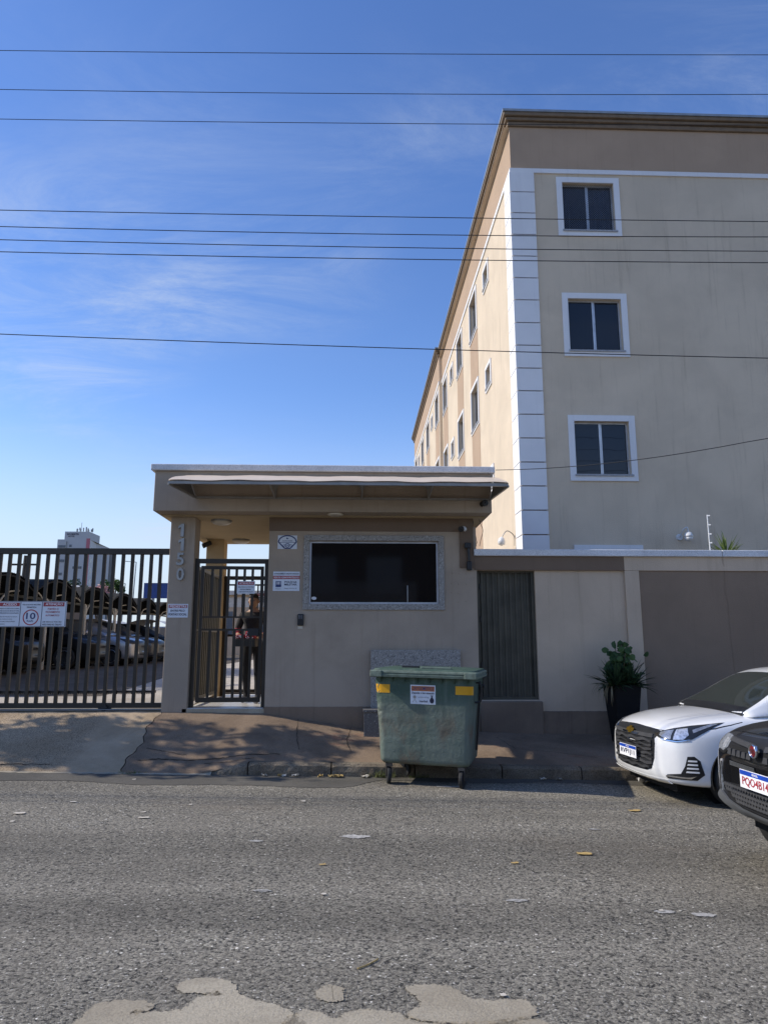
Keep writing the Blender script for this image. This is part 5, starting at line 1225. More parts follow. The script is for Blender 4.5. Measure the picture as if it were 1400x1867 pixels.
def patch3(name, pts, d, bvhs, mat, parent, off=.004, step=.03, skirt=.012, rim=0):
    """outline given by 3-D points near the surface, filled, thrown along d onto the body and lifted by off"""
    d = Vector(d).normalized(); u = Vector((0, 0, 1)).cross(d).normalized(); v = d.cross(u)
    P2 = [(Vector(p_).dot(u), Vector(p_).dot(v)) for p_ in pts]
    bm = bmesh.new(); f = bm.faces.new([bm.verts.new((a, b_, 0)) for a, b_ in P2])
    lo = [min(q[i] for q in P2) for i in (0, 1)]; hi = [max(q[i] for q in P2) for i in (0, 1)]
    for ax in (0, 1):
        c_ = lo[ax] + step
        while c_ < hi[ax] - step * .2:
            no = (1, 0, 0) if ax == 0 else (0, 1, 0); co = (c_, 0, 0) if ax == 0 else (0, c_, 0)
            bmesh.ops.bisect_plane(bm, geom=bm.verts[:] + bm.edges[:] + bm.faces[:], plane_co=co, plane_no=no); c_ += step
    bmesh.ops.triangulate(bm, faces=[q for q in bm.faces if len(q.verts) > 4])
    nr = {}
    for w in bm.verts:
        org = u * w.co.x + v * w.co.y - d * 4; best = None
        for b_ in bvhs:
            h = b_.ray_cast(org, d)
            if h[0] is not None and (best is None or h[3] < best[3]): best = h
        if best is None: best = (org + d * 4, -d, 0, 4)
        n_ = best[1] if best[1].dot(d) < 0 else -best[1]
        nr[w] = (n_ - d).normalized() if n_.dot(d) > -.35 else n_
        w.co = best[0] + nr[w] * off
    if skirt:
        ex = bmesh.ops.extrude_edge_only(bm, edges=[e for e in bm.edges if e.is_boundary]); 
        for w in [q for q in ex['geom'] if isinstance(q, bmesh.types.BMVert)]: w.co += d * skirt
    bmesh.ops.recalc_face_normals(bm, faces=bm.faces)
    me = bpy.data.meshes.new(name); bm.to_mesh(me); bm.free(); me.materials.append(MATS[mat])
    me.polygons.foreach_set('use_smooth', [True] * len(me.polygons))
    try: me.set_sharp_from_angle(angle=R(40))
    except Exception: pass
    return link(name, me, parent)
def mir(pts): return [(x_, -y_, z_) for x_, y_, z_ in pts][::-1]
def wheel(parent, x, y, z, r, side, mat='rim', spokes=5):
    M = Matrix.Translation((x, y, z)) @ Matrix.Rotation(R(90) * side, 4, 'X')         # local +z looks outwards
    t = MB(); t.lathe([(r * .66, -.09), (r * .92, -.095), (r * .985, -.075), (r, -.05), (r, .05), (r * .985, .078), (r * .92, .097), (r * .70, .092), (r * .665, .08)], 40, M); ty = t.build('wheel', 'rubber', parent, smooth=True)
    m_ = MB(); m_.lathe([(r * .67, .06), (r * .67, .086), (r * .645, .09), (r * .62, .07), (r * .60, .0)], 40, M)
    for k in range(spokes):
        a = 2 * math.pi * k / spokes
        for da in (-.13, .13):
            c0 = Vector((math.cos(a + da * .6) * .05, math.sin(a + da * .6) * .05, .055)); c1 = Vector((math.cos(a + da) * r * .63, math.sin(a + da) * r * .63, .072)); m_.bar(M @ c0, M @ c1, .034, .02, M.to_3x3() @ Vector((0, 0, 1)))
    m_.lathe([(.06, .03), (.06, .07), (.03, .078), (.005, .079)], 16, M); m_.build('rim', mat, ty)
    m_ = MB(); m_.lathe([(r * .60, -.03), (r * .60, -.02)], 24, M); m_.build('brake_disc', 'brake', ty)
    return ty
def plate(parent, cx_, cz, x, txt, ink, tilt=0, w=.40, h=.13):
    f = lambda yy, zz, o=0: (x - o, -yy, zz)                            # text reads from the front: local right is -y
    def rect(nm, mat, y0, y1, z0, z1, o, par): return MB().add([f(y0, z0, o), f(y1, z0, o), f(y1, z1, o), f(y0, z1, o)], [(0, 1, 2, 3)]).build(nm, mat, par, fix=False)
    # seen from the front the viewer's left is +y of the car; flip so that the text is not mirrored
    g = lambda yy, zz, o=0: (x - o, cx_ - yy, zz)
    pl_ = MB().box((x - .006, cx_ - w / 2, cz - h / 2), (x, cx_ + w / 2, cz + h / 2)).build('number_plate', 'ink_white', parent)
    m_ = MB(); m_.add([g(-w / 2 + .004, cz + h * .22, .0075), g(w / 2 - .004, cz + h * .22, .0075), g(w / 2 - .004, cz + h / 2 - .004, .0075), g(-w / 2 + .004, cz + h / 2 - .004, .0075)], [(0, 1, 2, 3)]); m_.build('plate_band', 'plate_blue', pl_, fix=False)
    m_ = MB(); lettering(m_, txt, -w * .42, w * .40, cz - h * .40, cz + h * .14, 0, .012, lambda a, b_: g(a, b_, .009)); m_.build('plate_lettering', ink, pl_, fix=False)
    m_ = MB(); lettering(m_, 'BRASIL', -w * .09, w * .10, cz + h * .29, cz + h * .42, 0, .01, lambda a, b_: g(a, b_, .009)); m_.build('plate_country', 'ink_white', pl_, fix=False)
    return pl_

def white_hatch(car, paint='car_white', detail=True):
    """compact four-door hatchback"""
    L, hw = 4.16, .865
    # x, half width, bottom, top, nose sweep
    ST = [(.000, .44, .46, .63, .12), (.015, .56, .33, .725, .13), (.04, .64, .265, .775, .13), (.09, .705, .235, .815, .13), (.18, .765, .222, .862, .11), (.32, .812, .21, .905, .085), (.52, .845, .20, .95, .05), (.80, .862, .19, .985, .02), (1.10, hw, .18, 1.015, 0), (1.6, hw, .17, 1.02, 0), (2.4, hw, .17, 1.03, 0), (3.2, hw, .18, 1.04, 0), (3.7, .85, .20, 1.04, 0), (3.98, .82, .23, 1.01, -.03), (4.10, .77, .27, .94, -.06), (4.15, .68, .34, .84, -.08), (4.16, .5, .45, .7, -.09)]
    def pf(st):
        x, w, zb, zt, sw = st; return [(x + sw * (y / .865) ** 2, y, z) for y, z in sec_pts(w, zb, zt)]
    WX, WZ, WRd = .83, .310, .310; RXw = 3.38
    body = make_body('body', ST, pf, paint, [(WX, WZ + .02, .352), (RXw, WZ + .02, .352)]); body.parent = car
    GS = [(.95, .70, .985, .02), (1.06, .69, 1.04, .03), (1.27, .67, 1.16, .1), (1.5, .645, 1.30, .1), (1.75, .62, 1.42, .08), (2.05, .605, 1.49, 0), (2.5, .60, 1.51, 0), (3.0, .59, 1.49, 0), (3.4, .58, 1.43, -.02), (3.75, .58, 1.24, -.05), (4.02, .60, 1.0, -.06)]
    def gf(st):
        x, wt_, zt, sw = st; zb = .93; t = max(0, min(1, (zt - .95) / .5)); wb2 = .775 - .02 * (1 - t)
        P = [(0, zb), (wb2, zb), (wb2 - .01, zb + .35 * (zt - zb)), (wb2 + (wt_ - wb2) * .8, zb + .80 * (zt - zb)), (wt_, zt - .035 * t), (wt_ * .82, zt - .008), (wt_ * .4, zt + .004), (0, zt + .008)]
        return [(x + sw * (y / .8) ** 2, y, z) for y, z in P]
    gh = make_body('cabin', GS, gf, paint); gh.parent = car
    B = [bvh_of(body.data)]; G = [bvh_of(gh.data)]; BG = B + G
    # glass
    ws = [(1.03, -.67, .965), (1.0, -.35, .955), (1.0, 0, .955), (1.0, .35, .955), (1.03, .67, .965), (1.4, .585, 1.20), (1.76, .50, 1.385), (1.78, .3, 1.415), (1.78, 0, 1.42), (1.78, -.3, 1.415), (1.76, -.50, 1.385), (1.4, -.585, 1.20)]
    gw = patch3('windscreen', ws, (1, 0, -.5), G, 'car_shaded' if not detail else 'car_screen', car, .004, .06, .006)
    for s_ in (-1, 1):
        fwd = [(1.28, s_, 1.03), (2.30, s_, 1.04), (2.30, s_, 1.385), (1.98, s_, 1.375), (1.72, s_, 1.29)]; rear = [(2.36, s_, 1.04), (3.45, s_, 1.05), (3.35, s_, 1.26), (3.05, s_, 1.365), (2.36, s_, 1.385)]
        for q in (fwd, rear): patch3('side_window', q, (0, -s_, 0), G, 'window_glass' if detail else 'car_shaded', car, .003, .08, .004)
        mr = MB(); mr.lathe([(.02, -.09), (.085, -.07), (.1, 0), (.085, .075), (.02, .09)], 14, Matrix.Translation((1.60, s_ * .945, 1.06)) @ Matrix.Rotation(R(90), 4, 'X') @ Matrix.Diagonal((.75, .85, 1, 1))); mirr = mr.build('mirror', paint, car, smooth=True)
        MB().bar((1.58, s_ * .77, 1.01), (1.59, s_ * .90, 1.03), .06, .03).build('mirror_foot', 'trim_black', mirr)
        for x in (WX, RXw):
            wheel(car, x, s_ * .765, WZ, WRd, -s_)
            m_ = MB(); rows = []
            for k in range(25):
                a = R(-20 + 220 * k / 24); rows.append([(x + math.cos(a) * .349, s_ * yy, WZ + .02 + math.sin(a) * .349) for yy in (.56, .845)])
            m_.grid(rows); m_.build('wheel_liner', 'dark_gap', car, fix=False); MB().add([(x + math.cos(R(a)) * .35, s_ * .565, WZ + .02 + math.sin(R(a)) * .35) for a in range(0, 360, 15)], [tuple(range(24))]).build('wheel_liner', 'dark_gap', car, fix=False)
        # door gaps
        for xg in (1.35, 2.33): MB().bar((xg, s_ * (hw + .002), .28), (xg, s_ * (hw - .004), .98), .006, .004, (0, 1, 0)).build('door_gap', 'dark_gap', car)
    # grille
    def up_(q, k=1.07, o=.068): return [(x_, y_, .26 + (z_ - .258) * k + o - .0) for x_, y_, z_ in q]
    gr = [(0, -.52, .672), (0, -.46, .60), (0, -.475, .555), (0, -.455, .40), (0, -.40, .295), (0, -.30, .265), (0, 0, .258), (0, .30, .265), (0, .40, .295), (0, .455, .40), (0, .475, .555), (0, .46, .60), (0, .52, .672), (0, .30, .695), (0, 0, .705), (0, -.30, .695)]
    g_ = patch3('grille', up_(gr), (1, 0, 0), B, 'grille_black', car, .004, .035, .01)
    if detail:
        for k, zc_ in enumerate((.30, .345, .39, .435, .48, .525, .570)):
            w_ = .37 if zc_ < .31 else .425
            pts = [(0, -w_ + 2 * w_ * i / 20, zc_ + .013 + .008 * math.sin(i * 1.1 + k * 1.7)) for i in range(21)] + [(0, w_ - 2 * w_ * i / 20, zc_ - .010 + .008 * math.sin((20 - i) * 1.1 + k * 1.7 + .8)) for i in range(21)]
            patch3('grille_slat', up_(pts), (1, 0, 0), B, 'grille_bar', g_, .020, .05, .014)
        patch3('grille_bar', up_([(0, -.44, .60), (0, .44, .60), (0, .43, .635), (0, -.43, .635)]), (1, 0, 0), B, 'grille_bar', g_, .018, .05, .012)
        patch3('chrome_strip', up_([(0, -.17, .606), (0, .17, .606), (0, .19, .622), (0, -.19, .622)]), (1, 0, 0), B, 'chrome', g_, .024, .05, .008)
        bt_ = [(-.075, -.014), (-.028, -.014), (-.028, -.03), (.028, -.03), (.028, -.014), (.085, -.014), (.072, .014), (.028, .014), (.028, .03), (-.028, .03), (-.028, .014), (-.085, .014)]
        patch3('badge', up_([(0, a, .637 + b_) for a, b_ in bt_]), (1, 0, 0), B, 'gold', g_, .032, .05, .012)
    for s_ in (-1, 1):
        fl_ = (lambda q, o=.13: [(x_ * .86 if o else x_, y_, z_ + o) for x_, y_, z_ in (q if s_ > 0 else mir(q))])
        hd = (1, -.62 * s_, 0)
        XS = [(0, 0), (.44, .06), (.56, .07), (.64, .11), (.705, .176), (.765, .266), (.812, .395), (.845, .568), (.862, .82)]
        def on(l): return fl_([(float(np.interp(y_, [q[0] for q in XS], [q[1] for q in XS])), y_, z_) for y_, z_ in l], 0)
        lp = patch3('headlight', on([(.465, .735), (.58, .70), (.70, .69), (.78, .72), (.815, .79), (.845, .895), (.81, .872), (.755, .852), (.65, .815), (.53, .775)]), hd, B, 'lamp_dark', car, .006, .03, .01)
        if detail:
            patch3('lamp_reflector', on([(.50, .742), (.59, .712), (.655, .705), (.66, .80), (.60, .785), (.53, .765)]), hd, B, 'lamp_clear', lp, .009, .03, .004)
            patch3('lamp_reflector', on([(.675, .705), (.74, .712), (.765, .76), (.745, .825), (.68, .805)]), hd, B, 'lamp_bright', lp, .009, .03, .004)
            patch3('lamp_strip', on([(.78, .78), (.836, .878), (.82, .872), (.772, .81)]), hd, B, 'lamp_clear', lp, .009, .03, .004)
            patch3('chrome_edge', on([(.47, .728), (.58, .692), (.70, .682), (.77, .705), (.77, .716), (.70, .692), (.58, .702), (.48, .735)]), hd, B, 'chrome', lp, .010, .03, .004)
            patch3('lamp_tip', on([(.455, .735), (.51, .722), (.53, .755), (.49, .755)]), hd, B, 'chrome', lp, .011, .03, .004)
            fg = patch3('fog_bezel', on([(.60, .318), (.62, .30), (.79, .30), (.815, .36), (.805, .50), (.785, .545), (.76, .54), (.745, .44), (.72, .36), (.62, .34)]), hd, B, 'trim_black', car, .006, .03, .01)
            for k in range(4): z = .375 + k * .038; patch3('fog_slat', on([(.748 + k * .004, z), (.80 - k * .002, z), (.80 - k * .002, z + .017), (.752 + k * .004, z + .017)]), hd, B, paint, fg, .011, .02, .005)
            patch3('chrome_edge', on([(.61, .318), (.77, .312), (.79, .345), (.76, .328), (.62, .334)]), hd, B, 'chrome', fg, .011, .03, .005)
            # bonnet shut line, wing line, lower lip
            up = (.25, 0, -1)
            def strip(nm, pts, d_, wid, mat='dark_gap', off=.0015):
                A2 = [Vector(q) for q in pts]; o2 = []
                for i, q in enumerate(A2):
                    t = (A2[min(i + 1, len(A2) - 1)] - A2[max(i - 1, 0)]).normalized(); n2 = Vector(d_).normalized().cross(t).normalized(); o2.append((q + n2 * wid / 2, q - n2 * wid / 2))
                return patch3(nm, [tuple(a) for a, _ in o2] + [tuple(b_) for _, b_ in o2[::-1]], d_, BG, mat, car, off, .06, 0)
            strip('shut_line', fl_([(.09, .0, .80), (.09, .25, .80), (.12, .45, .80), (.17, .60, .83), (.27, .70, .87), (.40, .765, .90), (.56, .79, .935), (.75, .79, .96), (.90, .775, .99)], 0), up, .008)
            strip('bonnet_crease', fl_([(.30, .34, .89), (.55, .42, .93), (.95, .50, .99)], 0), up, .012, paint, .004)
    if detail:
        patch3('cowl', [(.99, -.66, 1), (.95, -.4, 1), (.93, 0, 1), (.95, .4, 1), (.99, .66, 1), (1.11, .63, 1), (1.10, .4, 1), (1.09, 0, 1), (1.10, -.4, 1), (1.11, -.63, 1)], (.12, 0, -1), BG, 'trim_black', car, .005, .05, .0)
        plate(car, .0, .505, -.032, 'RVP1J11', 'ink')
        patch3('lower_lip', [(x_, y_, z_ + .055) for x_, y_, z_ in ((.03, -.62, .20), (.0, -.4, .19), (0, 0, .185), (0, .4, .19), (.03, .62, .20), (.03, .60, .225), (0, .4, .214), (0, 0, .21), (0, -.4, .214), (.03, -.60, .225))], (1, 0, 0), B, paint, car, .018, .06, .016)
        for s_ in (-1, 1): MB().bar((1.02, s_ * .15 - .2, 1.005), (1.10, s_ * .1 - .55, 1.035), .018, .012).build('wiper', 'trim_black', car)
        m_ = MB(); m_.tube([(1.72 + .0, -.33 + .18 * math.cos(R(a)), 1.02 + .16 * math.sin(R(a))) for a in range(0, 361, 20)], .014, 8); m_.build('steering_wheel', 'trim_black', car)
        box('dashboard', (1.15, -.62, .93), (1.5, .62, 1.03), 'grey_plastic', car, bevel=.03)
        for yy in (-.36, .36):
            box('seat', (2.1, yy - .24, .9), (2.3, yy + .24, 1.22), 'trim_black', car, bevel=.05); box('headrest', (2.15, yy - .13, 1.22), (2.25, yy + .13, 1.36), 'trim_black', car, bevel=.04)
    box('underbody', (.25, -.54, .14), (3.95, .54, .22), 'dark_gap', car)
    for s_ in (-1, 1):
        patch3('tail_light', [(4.0, s_ * .60, .80), (4.0, s_ * .80, .80), (3.9, s_ * .82, .95), (4.0, s_ * .60, .93)], (-1, -.5 * s_, 0), B, 'badge_red', car, .006, .05, .01)
    patch3('rear_window', [(3.6, -.50, 1.08), (3.6, .50, 1.08), (3.6, .44, 1.33), (3.6, -.44, 1.33)], (-1, 0, -.3), G, 'window_glass', car, .004, .08, .006)
    return car
plain('car_shaded', (.007, .007, .007), .5, spec=.12, var=.05); plain('grille_bar', (.060, .060, .062), .33, var=.1)  # dull near-black car finish: carport shade put into paint and glass
m, t, b = nodes_of('car_screen'); b.inputs['Base Color'].default_value = (.045, .055, .05, 1); b.inputs['Roughness'].default_value = .04; b.inputs['IOR'].default_value = 1.5
b.inputs['Base Color'].default_value = (.030, .036, .033, 1)

WC = white_hatch(local_thing('white_car', 'white hatchback parked at the kerb with black mesh grille and gold badge', 'car'))
WC.location = (3.20, 8.60, zr(4.5) + .006); WC.rotation_euler = (0, R(1.15), R(6))

def black_car():
    """front of a small dark crossover driving past, built as a whole car"""
    car = local_thing('black_car', 'black crossover with round red badge and mesh lower grille', 'car'); paint = 'car_black'; hw = .86
    ST = [(.000, .54, .52, .74, .075), (.012, .66, .42, .82, .075), (.03, .735, .36, .87, .075), (.08, .79, .32, .93, .075), (.17, .825, .31, .985, .075), (.34, .845, .30, 1.03, .08), (.6, .858, .28, 1.065, .04), (.95, hw, .25, 1.09, 0), (1.4, hw, .22, 1.10, 0), (2.2, hw, .22, 1.10, 0), (3.0, hw, .22, 1.10, 0), (3.5, .84, .25, 1.08, -.02), (3.68, .78, .34, 1.0, -.04), (3.72, .6, .45, .85, -.05)]
    def pf(st): x, w, zb, zt, sw = st; return [(x + sw * (y / .86) ** 2, y, z) for y, z in sec_pts(w, zb, zt)]
    WX, WZ, WRd, RXw = .78, .35, .35, 3.0
    body = make_body('body', ST, pf, paint, [(WX, WZ - .06, .395), (RXw, WZ - .06, .395)]); body.parent = car
    GS = [(.98, .70, 1.06, .02), (1.10, .69, 1.13, .05), (1.35, .66, 1.28, .08), (1.6, .635, 1.41, .08), (1.85, .615, 1.49, .04), (2.3, .605, 1.52, 0), (2.9, .595, 1.50, 0), (3.35, .585, 1.40, -.02), (3.6, .60, 1.12, -.03)]
    def gf(st):
        x, wt_, zt, sw = st; zb = 1.02; t = max(0, min(1, (zt - 1.04) / .45)); wb2 = .79
        P = [(0, zb), (wb2, zb), (wb2 - .01, zb + .35 * (zt - zb)), (wb2 + (wt_ - wb2) * .8, zb + .80 * (zt - zb)), (wt_, zt - .035 * t), (wt_ * .82, zt - .008), (wt_ * .4, zt + .004), (0, zt + .008)]
        return [(x + sw * (y / .8) ** 2, y, z) for y, z in P]
    gh = make_body('cabin', GS, gf, paint); gh.parent = car; B = [bvh_of(body.data)]; G = [bvh_of(gh.data)]
    patch3('windscreen', [(1.1, -.69, 1.10), (1.1, 0, 1.10), (1.1, .69, 1.10), (1.8, .55, 1.44), (1.8, 0, 1.46), (1.8, -.55, 1.44)], (1, 0, -.5), G, 'window_glass', car, .004, .07, .006)
    for s_ in (-1, 1):
        for q in ([(1.35, s_, 1.13), (2.2, s_, 1.14), (2.2, s_, 1.43), (1.75, s_, 1.40)], [(2.26, s_, 1.14), (3.3, s_, 1.15), (3.1, s_, 1.40), (2.26, s_, 1.43)]): patch3('side_window', q, (0, -s_, 0), G, 'window_glass', car, .003, .08, .004)
        for x in (WX, RXw): wheel(car, x, s_ * .75, WZ, WRd, -s_)
        m_ = MB(); m_.lathe([(.02, -.09), (.085, -.07), (.1, 0), (.085, .075), (.02, .09)], 14, Matrix.Translation((1.5, s_ * .95, 1.14)) @ Matrix.Rotation(R(90), 4, 'X')); m_.build('mirror', paint, car, smooth=True)
        fl_ = (lambda q: q if s_ > 0 else mir(q)); hd = (1, -.6 * s_, 0)
        # headlight wrapped round the corner, slim day-running strip below it
        hd = (1, -.25 * s_, 0)
        lp = patch3('headlight', fl_([(.03, .46, .885), (.03, .47, .79), (.05, .53, .755), (.10, .62, .77), (.16, .70, .85), (.13, .66, .90), (.06, .55, .90)]), hd, B, 'lamp_clear', car, .006, .03, .01)
        patch3('lamp_edge', fl_([(.03, .47, .81), (.03, .475, .785), (.05, .53, .755), (.10, .62, .77), (.09, .60, .785), (.05, .53, .775)]), hd, B, 'trim_black', lp, .009, .03, .004)
        patch3('lamp_reflector', fl_([(.03, .485, .87), (.04, .50, .80), (.06, .55, .79), (.06, .55, .875)]), hd, B, 'lamp_bright', lp, .010, .03, .004)
        ds = patch3('lamp_strip', fl_([(.05, .55, .71), (.07, .585, .705), (.10, .625, .60), (.09, .61, .44), (.07, .58, .43), (.08, .595, .59)]), hd, B, 'lamp_bright', car, .008, .03, .01)
        patch3('lamp_edge', fl_([(.06, .562, .69), (.065, .575, .69), (.09, .61, .60), (.08, .598, .47), (.075, .59, .47), (.08, .60, .59)]), hd, B, 'trim_black', ds, .012, .03, .004)
    # upper grille: dark band with two rows of bars and the round badge
    g1 = patch3('grille', [(0, -.46, .885), (0, -.46, .80), (0, -.38, .735), (0, 0, .715), (0, .38, .735), (0, .46, .80), (0, .46, .885), (0, .36, .915), (0, 0, .925), (0, -.36, .915)], (1, 0, 0), B, 'trim_black', car, .005, .05, .012)
    patch3('grille_slot', [(0, -.42, .80), (0, .42, .80), (0, .41, .835), (0, -.41, .835)], (1, 0, 0), B, 'dark_gap', g1, .007, .05, .002)
    for s_ in (-1, 1):
        for k in range(5):
            y0 = s_ * (.075 + k * .072); patch3('grille_bar', [(0, y0 + s_ * a, z) for a, z in (((0, .765), (.060, .765), (.052, .806), (.008, .806)))][::s_], (1, 0, 0), B, 'grille_bar', g1, .024, .05, .02)
        patch3('grille_bar', [(0, s_ * .07, .838), (0, s_ * .44, .858), (0, s_ * .43, .885), (0, s_ * .07, .870)], (1, 0, 0), B, 'grille_bar', g1, .022, .05, .018)
        patch3('intake', [(0, s_ * .08, .675), (0, s_ * .45, .68), (0, s_ * .43, .715), (0, s_ * .10, .71)], (1, 0, 0), B, 'dark_gap', car, .006, .05, .004)
        for k in range(4): patch3('intake_slat', [(0, s_ * .09, .679 + k * .009), (0, s_ * .43, .683 + k * .009), (0, s_ * .43, .687 + k * .009), (0, s_ * .09, .683 + k * .009)], (1, 0, 0), B, 'grey_plastic', car, .012, .08, .006)
    Mb = Matrix.Translation((-.034, 0, .842)) @ Matrix.Rotation(R(-90), 4, 'Y')
    m_ = MB(); m_.lathe([(.050, -.02), (.050, .004), (.046, .010), (.040, .006), (.039, -.004)], 32, Mb); bd = m_.build('badge', 'chrome', car, smooth=True)
    m_ = MB(); m_.lathe([(.040, -.01), (.039, .003), (.02, .005), (.002, .006)], 32, Mb); m_.build('badge_face', 'badge_red', bd, smooth=True)
    m_ = MB(); lettering(m_, 'FIAT', -.030, .030, .826, .858, 0, .0, lambda a, b_: (-.0435, -a, b_)); m_.build('badge_lettering', 'chrome', bd, fix=False)
    plate(car, 0, .625, -.026, 'PQO4B14', 'ink_red')
    # lower honeycomb
    hc = patch3('lower_grille', [(0, -.58, .535), (0, -.50, .43), (0, -.3, .40), (0, 0, .395), (0, .3, .40), (0, .50, .43), (0, .58, .535), (0, .3, .552), (0, 0, .555), (0, -.3, .552)], (1, 0, 0), B, 'dark_gap', car, .004, .05, .006)
    def insp(y, z): return .41 + .1 * max(0, (abs(y) - .3)) / .25 < z < .545 - .03 * max(0, abs(y) - .3) and abs(y) < .54
    hm = MB(); s_ = .022
    for i in range(-26, 27):
        for j in range(0, 8):
            cy_ = i * s_ * 1.75; cz = .41 + j * s_ * 1.5 + 0; cy_ += (s_ * .875 if j % 2 else 0)
            for k in range(3):
                a0, a1 = R(90 + 60 * k), R(150 + 60 * k); y0, z0, y1, z1 = cy_ + s_ * math.cos(a0), cz + s_ * math.sin(a0), cy_ + s_ * math.cos(a1), cz + s_ * math.sin(a1)
                if insp(y0, z0) and insp(y1, z1):
                    h0 = B[0].ray_cast(Vector((-2, y0, z0)), Vector((1, 0, 0))); h1 = B[0].ray_cast(Vector((-2, y1, z1)), Vector((1, 0, 0)))
                    if h0[0] and h1[0]: hm.bar(h0[0] + Vector((-.014, 0, 0)), h1[0] + Vector((-.014, 0, 0)), .007, .02)
    hm.build('honeycomb', 'grille_bar', hc)
    patch3('lower_bumper', [(.1, -.72, .40), (.04, -.52, .345), (0, -.3, .325), (0, 0, .32), (0, .3, .325), (.04, .52, .345), (.1, .72, .40), (.06, .60, .47), (0, .49, .415), (0, .3, .388), (0, 0, .382), (0, -.3, .388), (0, -.49, .415), (.06, -.60, .47)], (1, 0, 0), B, 'grey_plastic', car, .022, .05, .02)
    for pts in ([(.05, -.62, .925), (.03, -.4, .938), (.02, 0, .945), (.03, .4, .938), (.05, .62, .925), (.05, .62, .931), (.03, .4, .944), (.02, 0, .951), (.03, -.4, .944), (.05, -.62, .931)],): patch3('shut_line', pts, (1, 0, 0), B, 'dark_gap', car, .002, .06, 0)
    box('underbody', (.25, -.52, .2), (3.5, .52, .3), 'dark_gap', car)
    for ch in car.children:
        if not ch.name.startswith('wheel'): ch.location.z += .105
    return car
BC = black_car(); BC.location = (2.93, 5.37, zr(4.3) + .006); BC.rotation_euler = (0, R(1.15), R(2))
# parked cars under the carports: light copies of a hatchback
PC = white_hatch(local_thing('parked_car', 'black car parked under the carports right beside the silver one', 'car', 'cars under the carports'), 'car_shaded', False)
PC.location = (-7.45, 21.6, zy(21.6)); PC.rotation_euler = (0, 0, R(180))
for i, (x, y, mt, lab) in enumerate(((-7.1, 24.4, 'car_silver', 'silver car parked under the carports with its pale nose sticking out'), (-8.2, 18.9, 'car_shaded', 'black car parked under the second carport bay from the gate'), (-7.2, 27.2, 'car_grey', 'dark grey car parked deeper in the carport row past the silver car'), (-7.1, 30.0, 'car_shaded', 'black car parked deep in the row past the dark grey one'), (-8.6, 16.0, 'car_shaded', 'black car parked under the first carport bay by the gate'))):
    c_ = copy_tree(PC); c_.location = (x, y, zy(y)); c_['label'] = lab or PC['label']
    for ch in c_.children:
        for s2 in ch.material_slots:
            if s2.material and s2.material.name == 'car_shaded': s2.link = 'OBJECT'; s2.material = MATS[mt]

# ================================================================== PERSON
def skin(name, verts, edges, radii, mat, parent, root=0, lvl=2):
    me = bpy.data.meshes.new(name); me.from_pydata(verts, edges, []); o = bpy.data.objects.new(name, me); COL.objects.link(o)
    mo = o.modifiers.new('skin', 'SKIN'); mo.use_smooth_shade = True
    for i, r_ in enumerate(radii): me.skin_vertices[0].data[i].radius = r_ if isinstance(r_, tuple) else (r_, r_)
    for i in range(len(verts)): me.skin_vertices[0].data[i].use_root = (i == root)
    su = o.modifiers.new('sub', 'SUBSURF'); su.levels = lvl; su.render_levels = lvl
    m2 = eval_mesh(o); bpy.data.objects.remove(o)
    for q in (mat if isinstance(mat, list) else [mat]): m2.materials.append(MATS[q])
    m2.polygons.foreach_set('use_smooth', [True] * len(m2.polygons)); m2.name = name
    return link(name, m2, parent)
PS = local_thing('person', 'person in dark clothes carrying a dark box with red packages behind the gate', 'person')
V = [(0, 0, .93), (0, -.01, 1.08), (0, -.01, 1.25), (0, 0, 1.40), (0, -.01, 1.49), (0, -.03, 1.56),
     (.10, 0, .88), (.105, -.03, .50), (.10, .04, .10), (.105, -.06, .045), (.11, -.16, .03),
     (-.10, 0, .88), (-.12, .05, .50), (-.13, .15, .12), (-.14, .08, .055), (-.15, -.03, .03),
     (.19, 0, 1.40), (.27, -.02, 1.14), (.17, -.25, 1.04), (-.19, 0, 1.40), (-.27, -.02, 1.14), (-.16, -.25, 1.04)]
Ed = [(0, 1), (1, 2), (2, 3), (3, 4), (4, 5), (0, 6), (6, 7), (7, 8), (8, 9), (9, 10), (0, 11), (11, 12), (12, 13), (13, 14), (14, 15), (3, 16), (16, 17), (17, 18), (3, 19), (19, 20), (20, 21)]
Rd = [(.15, .115), (.14, .11), (.16, .12), (.15, .10), .06, .055, .10, .072, .05, .05, .04, .10, .072, .05, .05, .04, .075, .055, .04, .075, .055, .04]
bd = skin('body', V, Ed, Rd, ['shirt', 'trousers', 'skin', 'sleeve_red', 'shoe'], PS)
for p_ in bd.data.polygons:
    c_ = p_.center
    p_.material_index = 4 if c_.z < .09 else 1 if c_.z < .95 else 2 if c_.z > 1.46 and abs(c_.x) < .1 else (2 if c_.y < -.17 and c_.z < 1.15 else 3 if (c_.z < 1.2 and abs(c_.x) > .2) else 0)
hm = MB(); M = Matrix.Translation((0, -.035, 1.64)); rings = []
for z, rx, ry, oy in ((-.12, .02, .03, -.02), (-.105, .045, .055, -.025), (-.07, .062, .08, -.012), (-.02, .072, .092, 0), (.03, .077, .098, .004), (.07, .07, .09, .006), (.10, .045, .06, .008), (.115, .01, .015, .008)): rings.append([(M @ Vector((rx * math.cos(R(a)), oy + ry * math.sin(R(a)), z))) for a in range(0, 360, 20)])
head = loft(rings).build('head', 'skin', PS, smooth=True)
m_ = MB(); m_.add([M @ Vector(q) for q in ((-.014, -.088, -.045), (.014, -.088, -.045), (0, -.125, -.04), (0, -.092, .01))], [(0, 1, 2), (0, 2, 3), (2, 1, 3)]); m_.build('nose', 'skin', head)
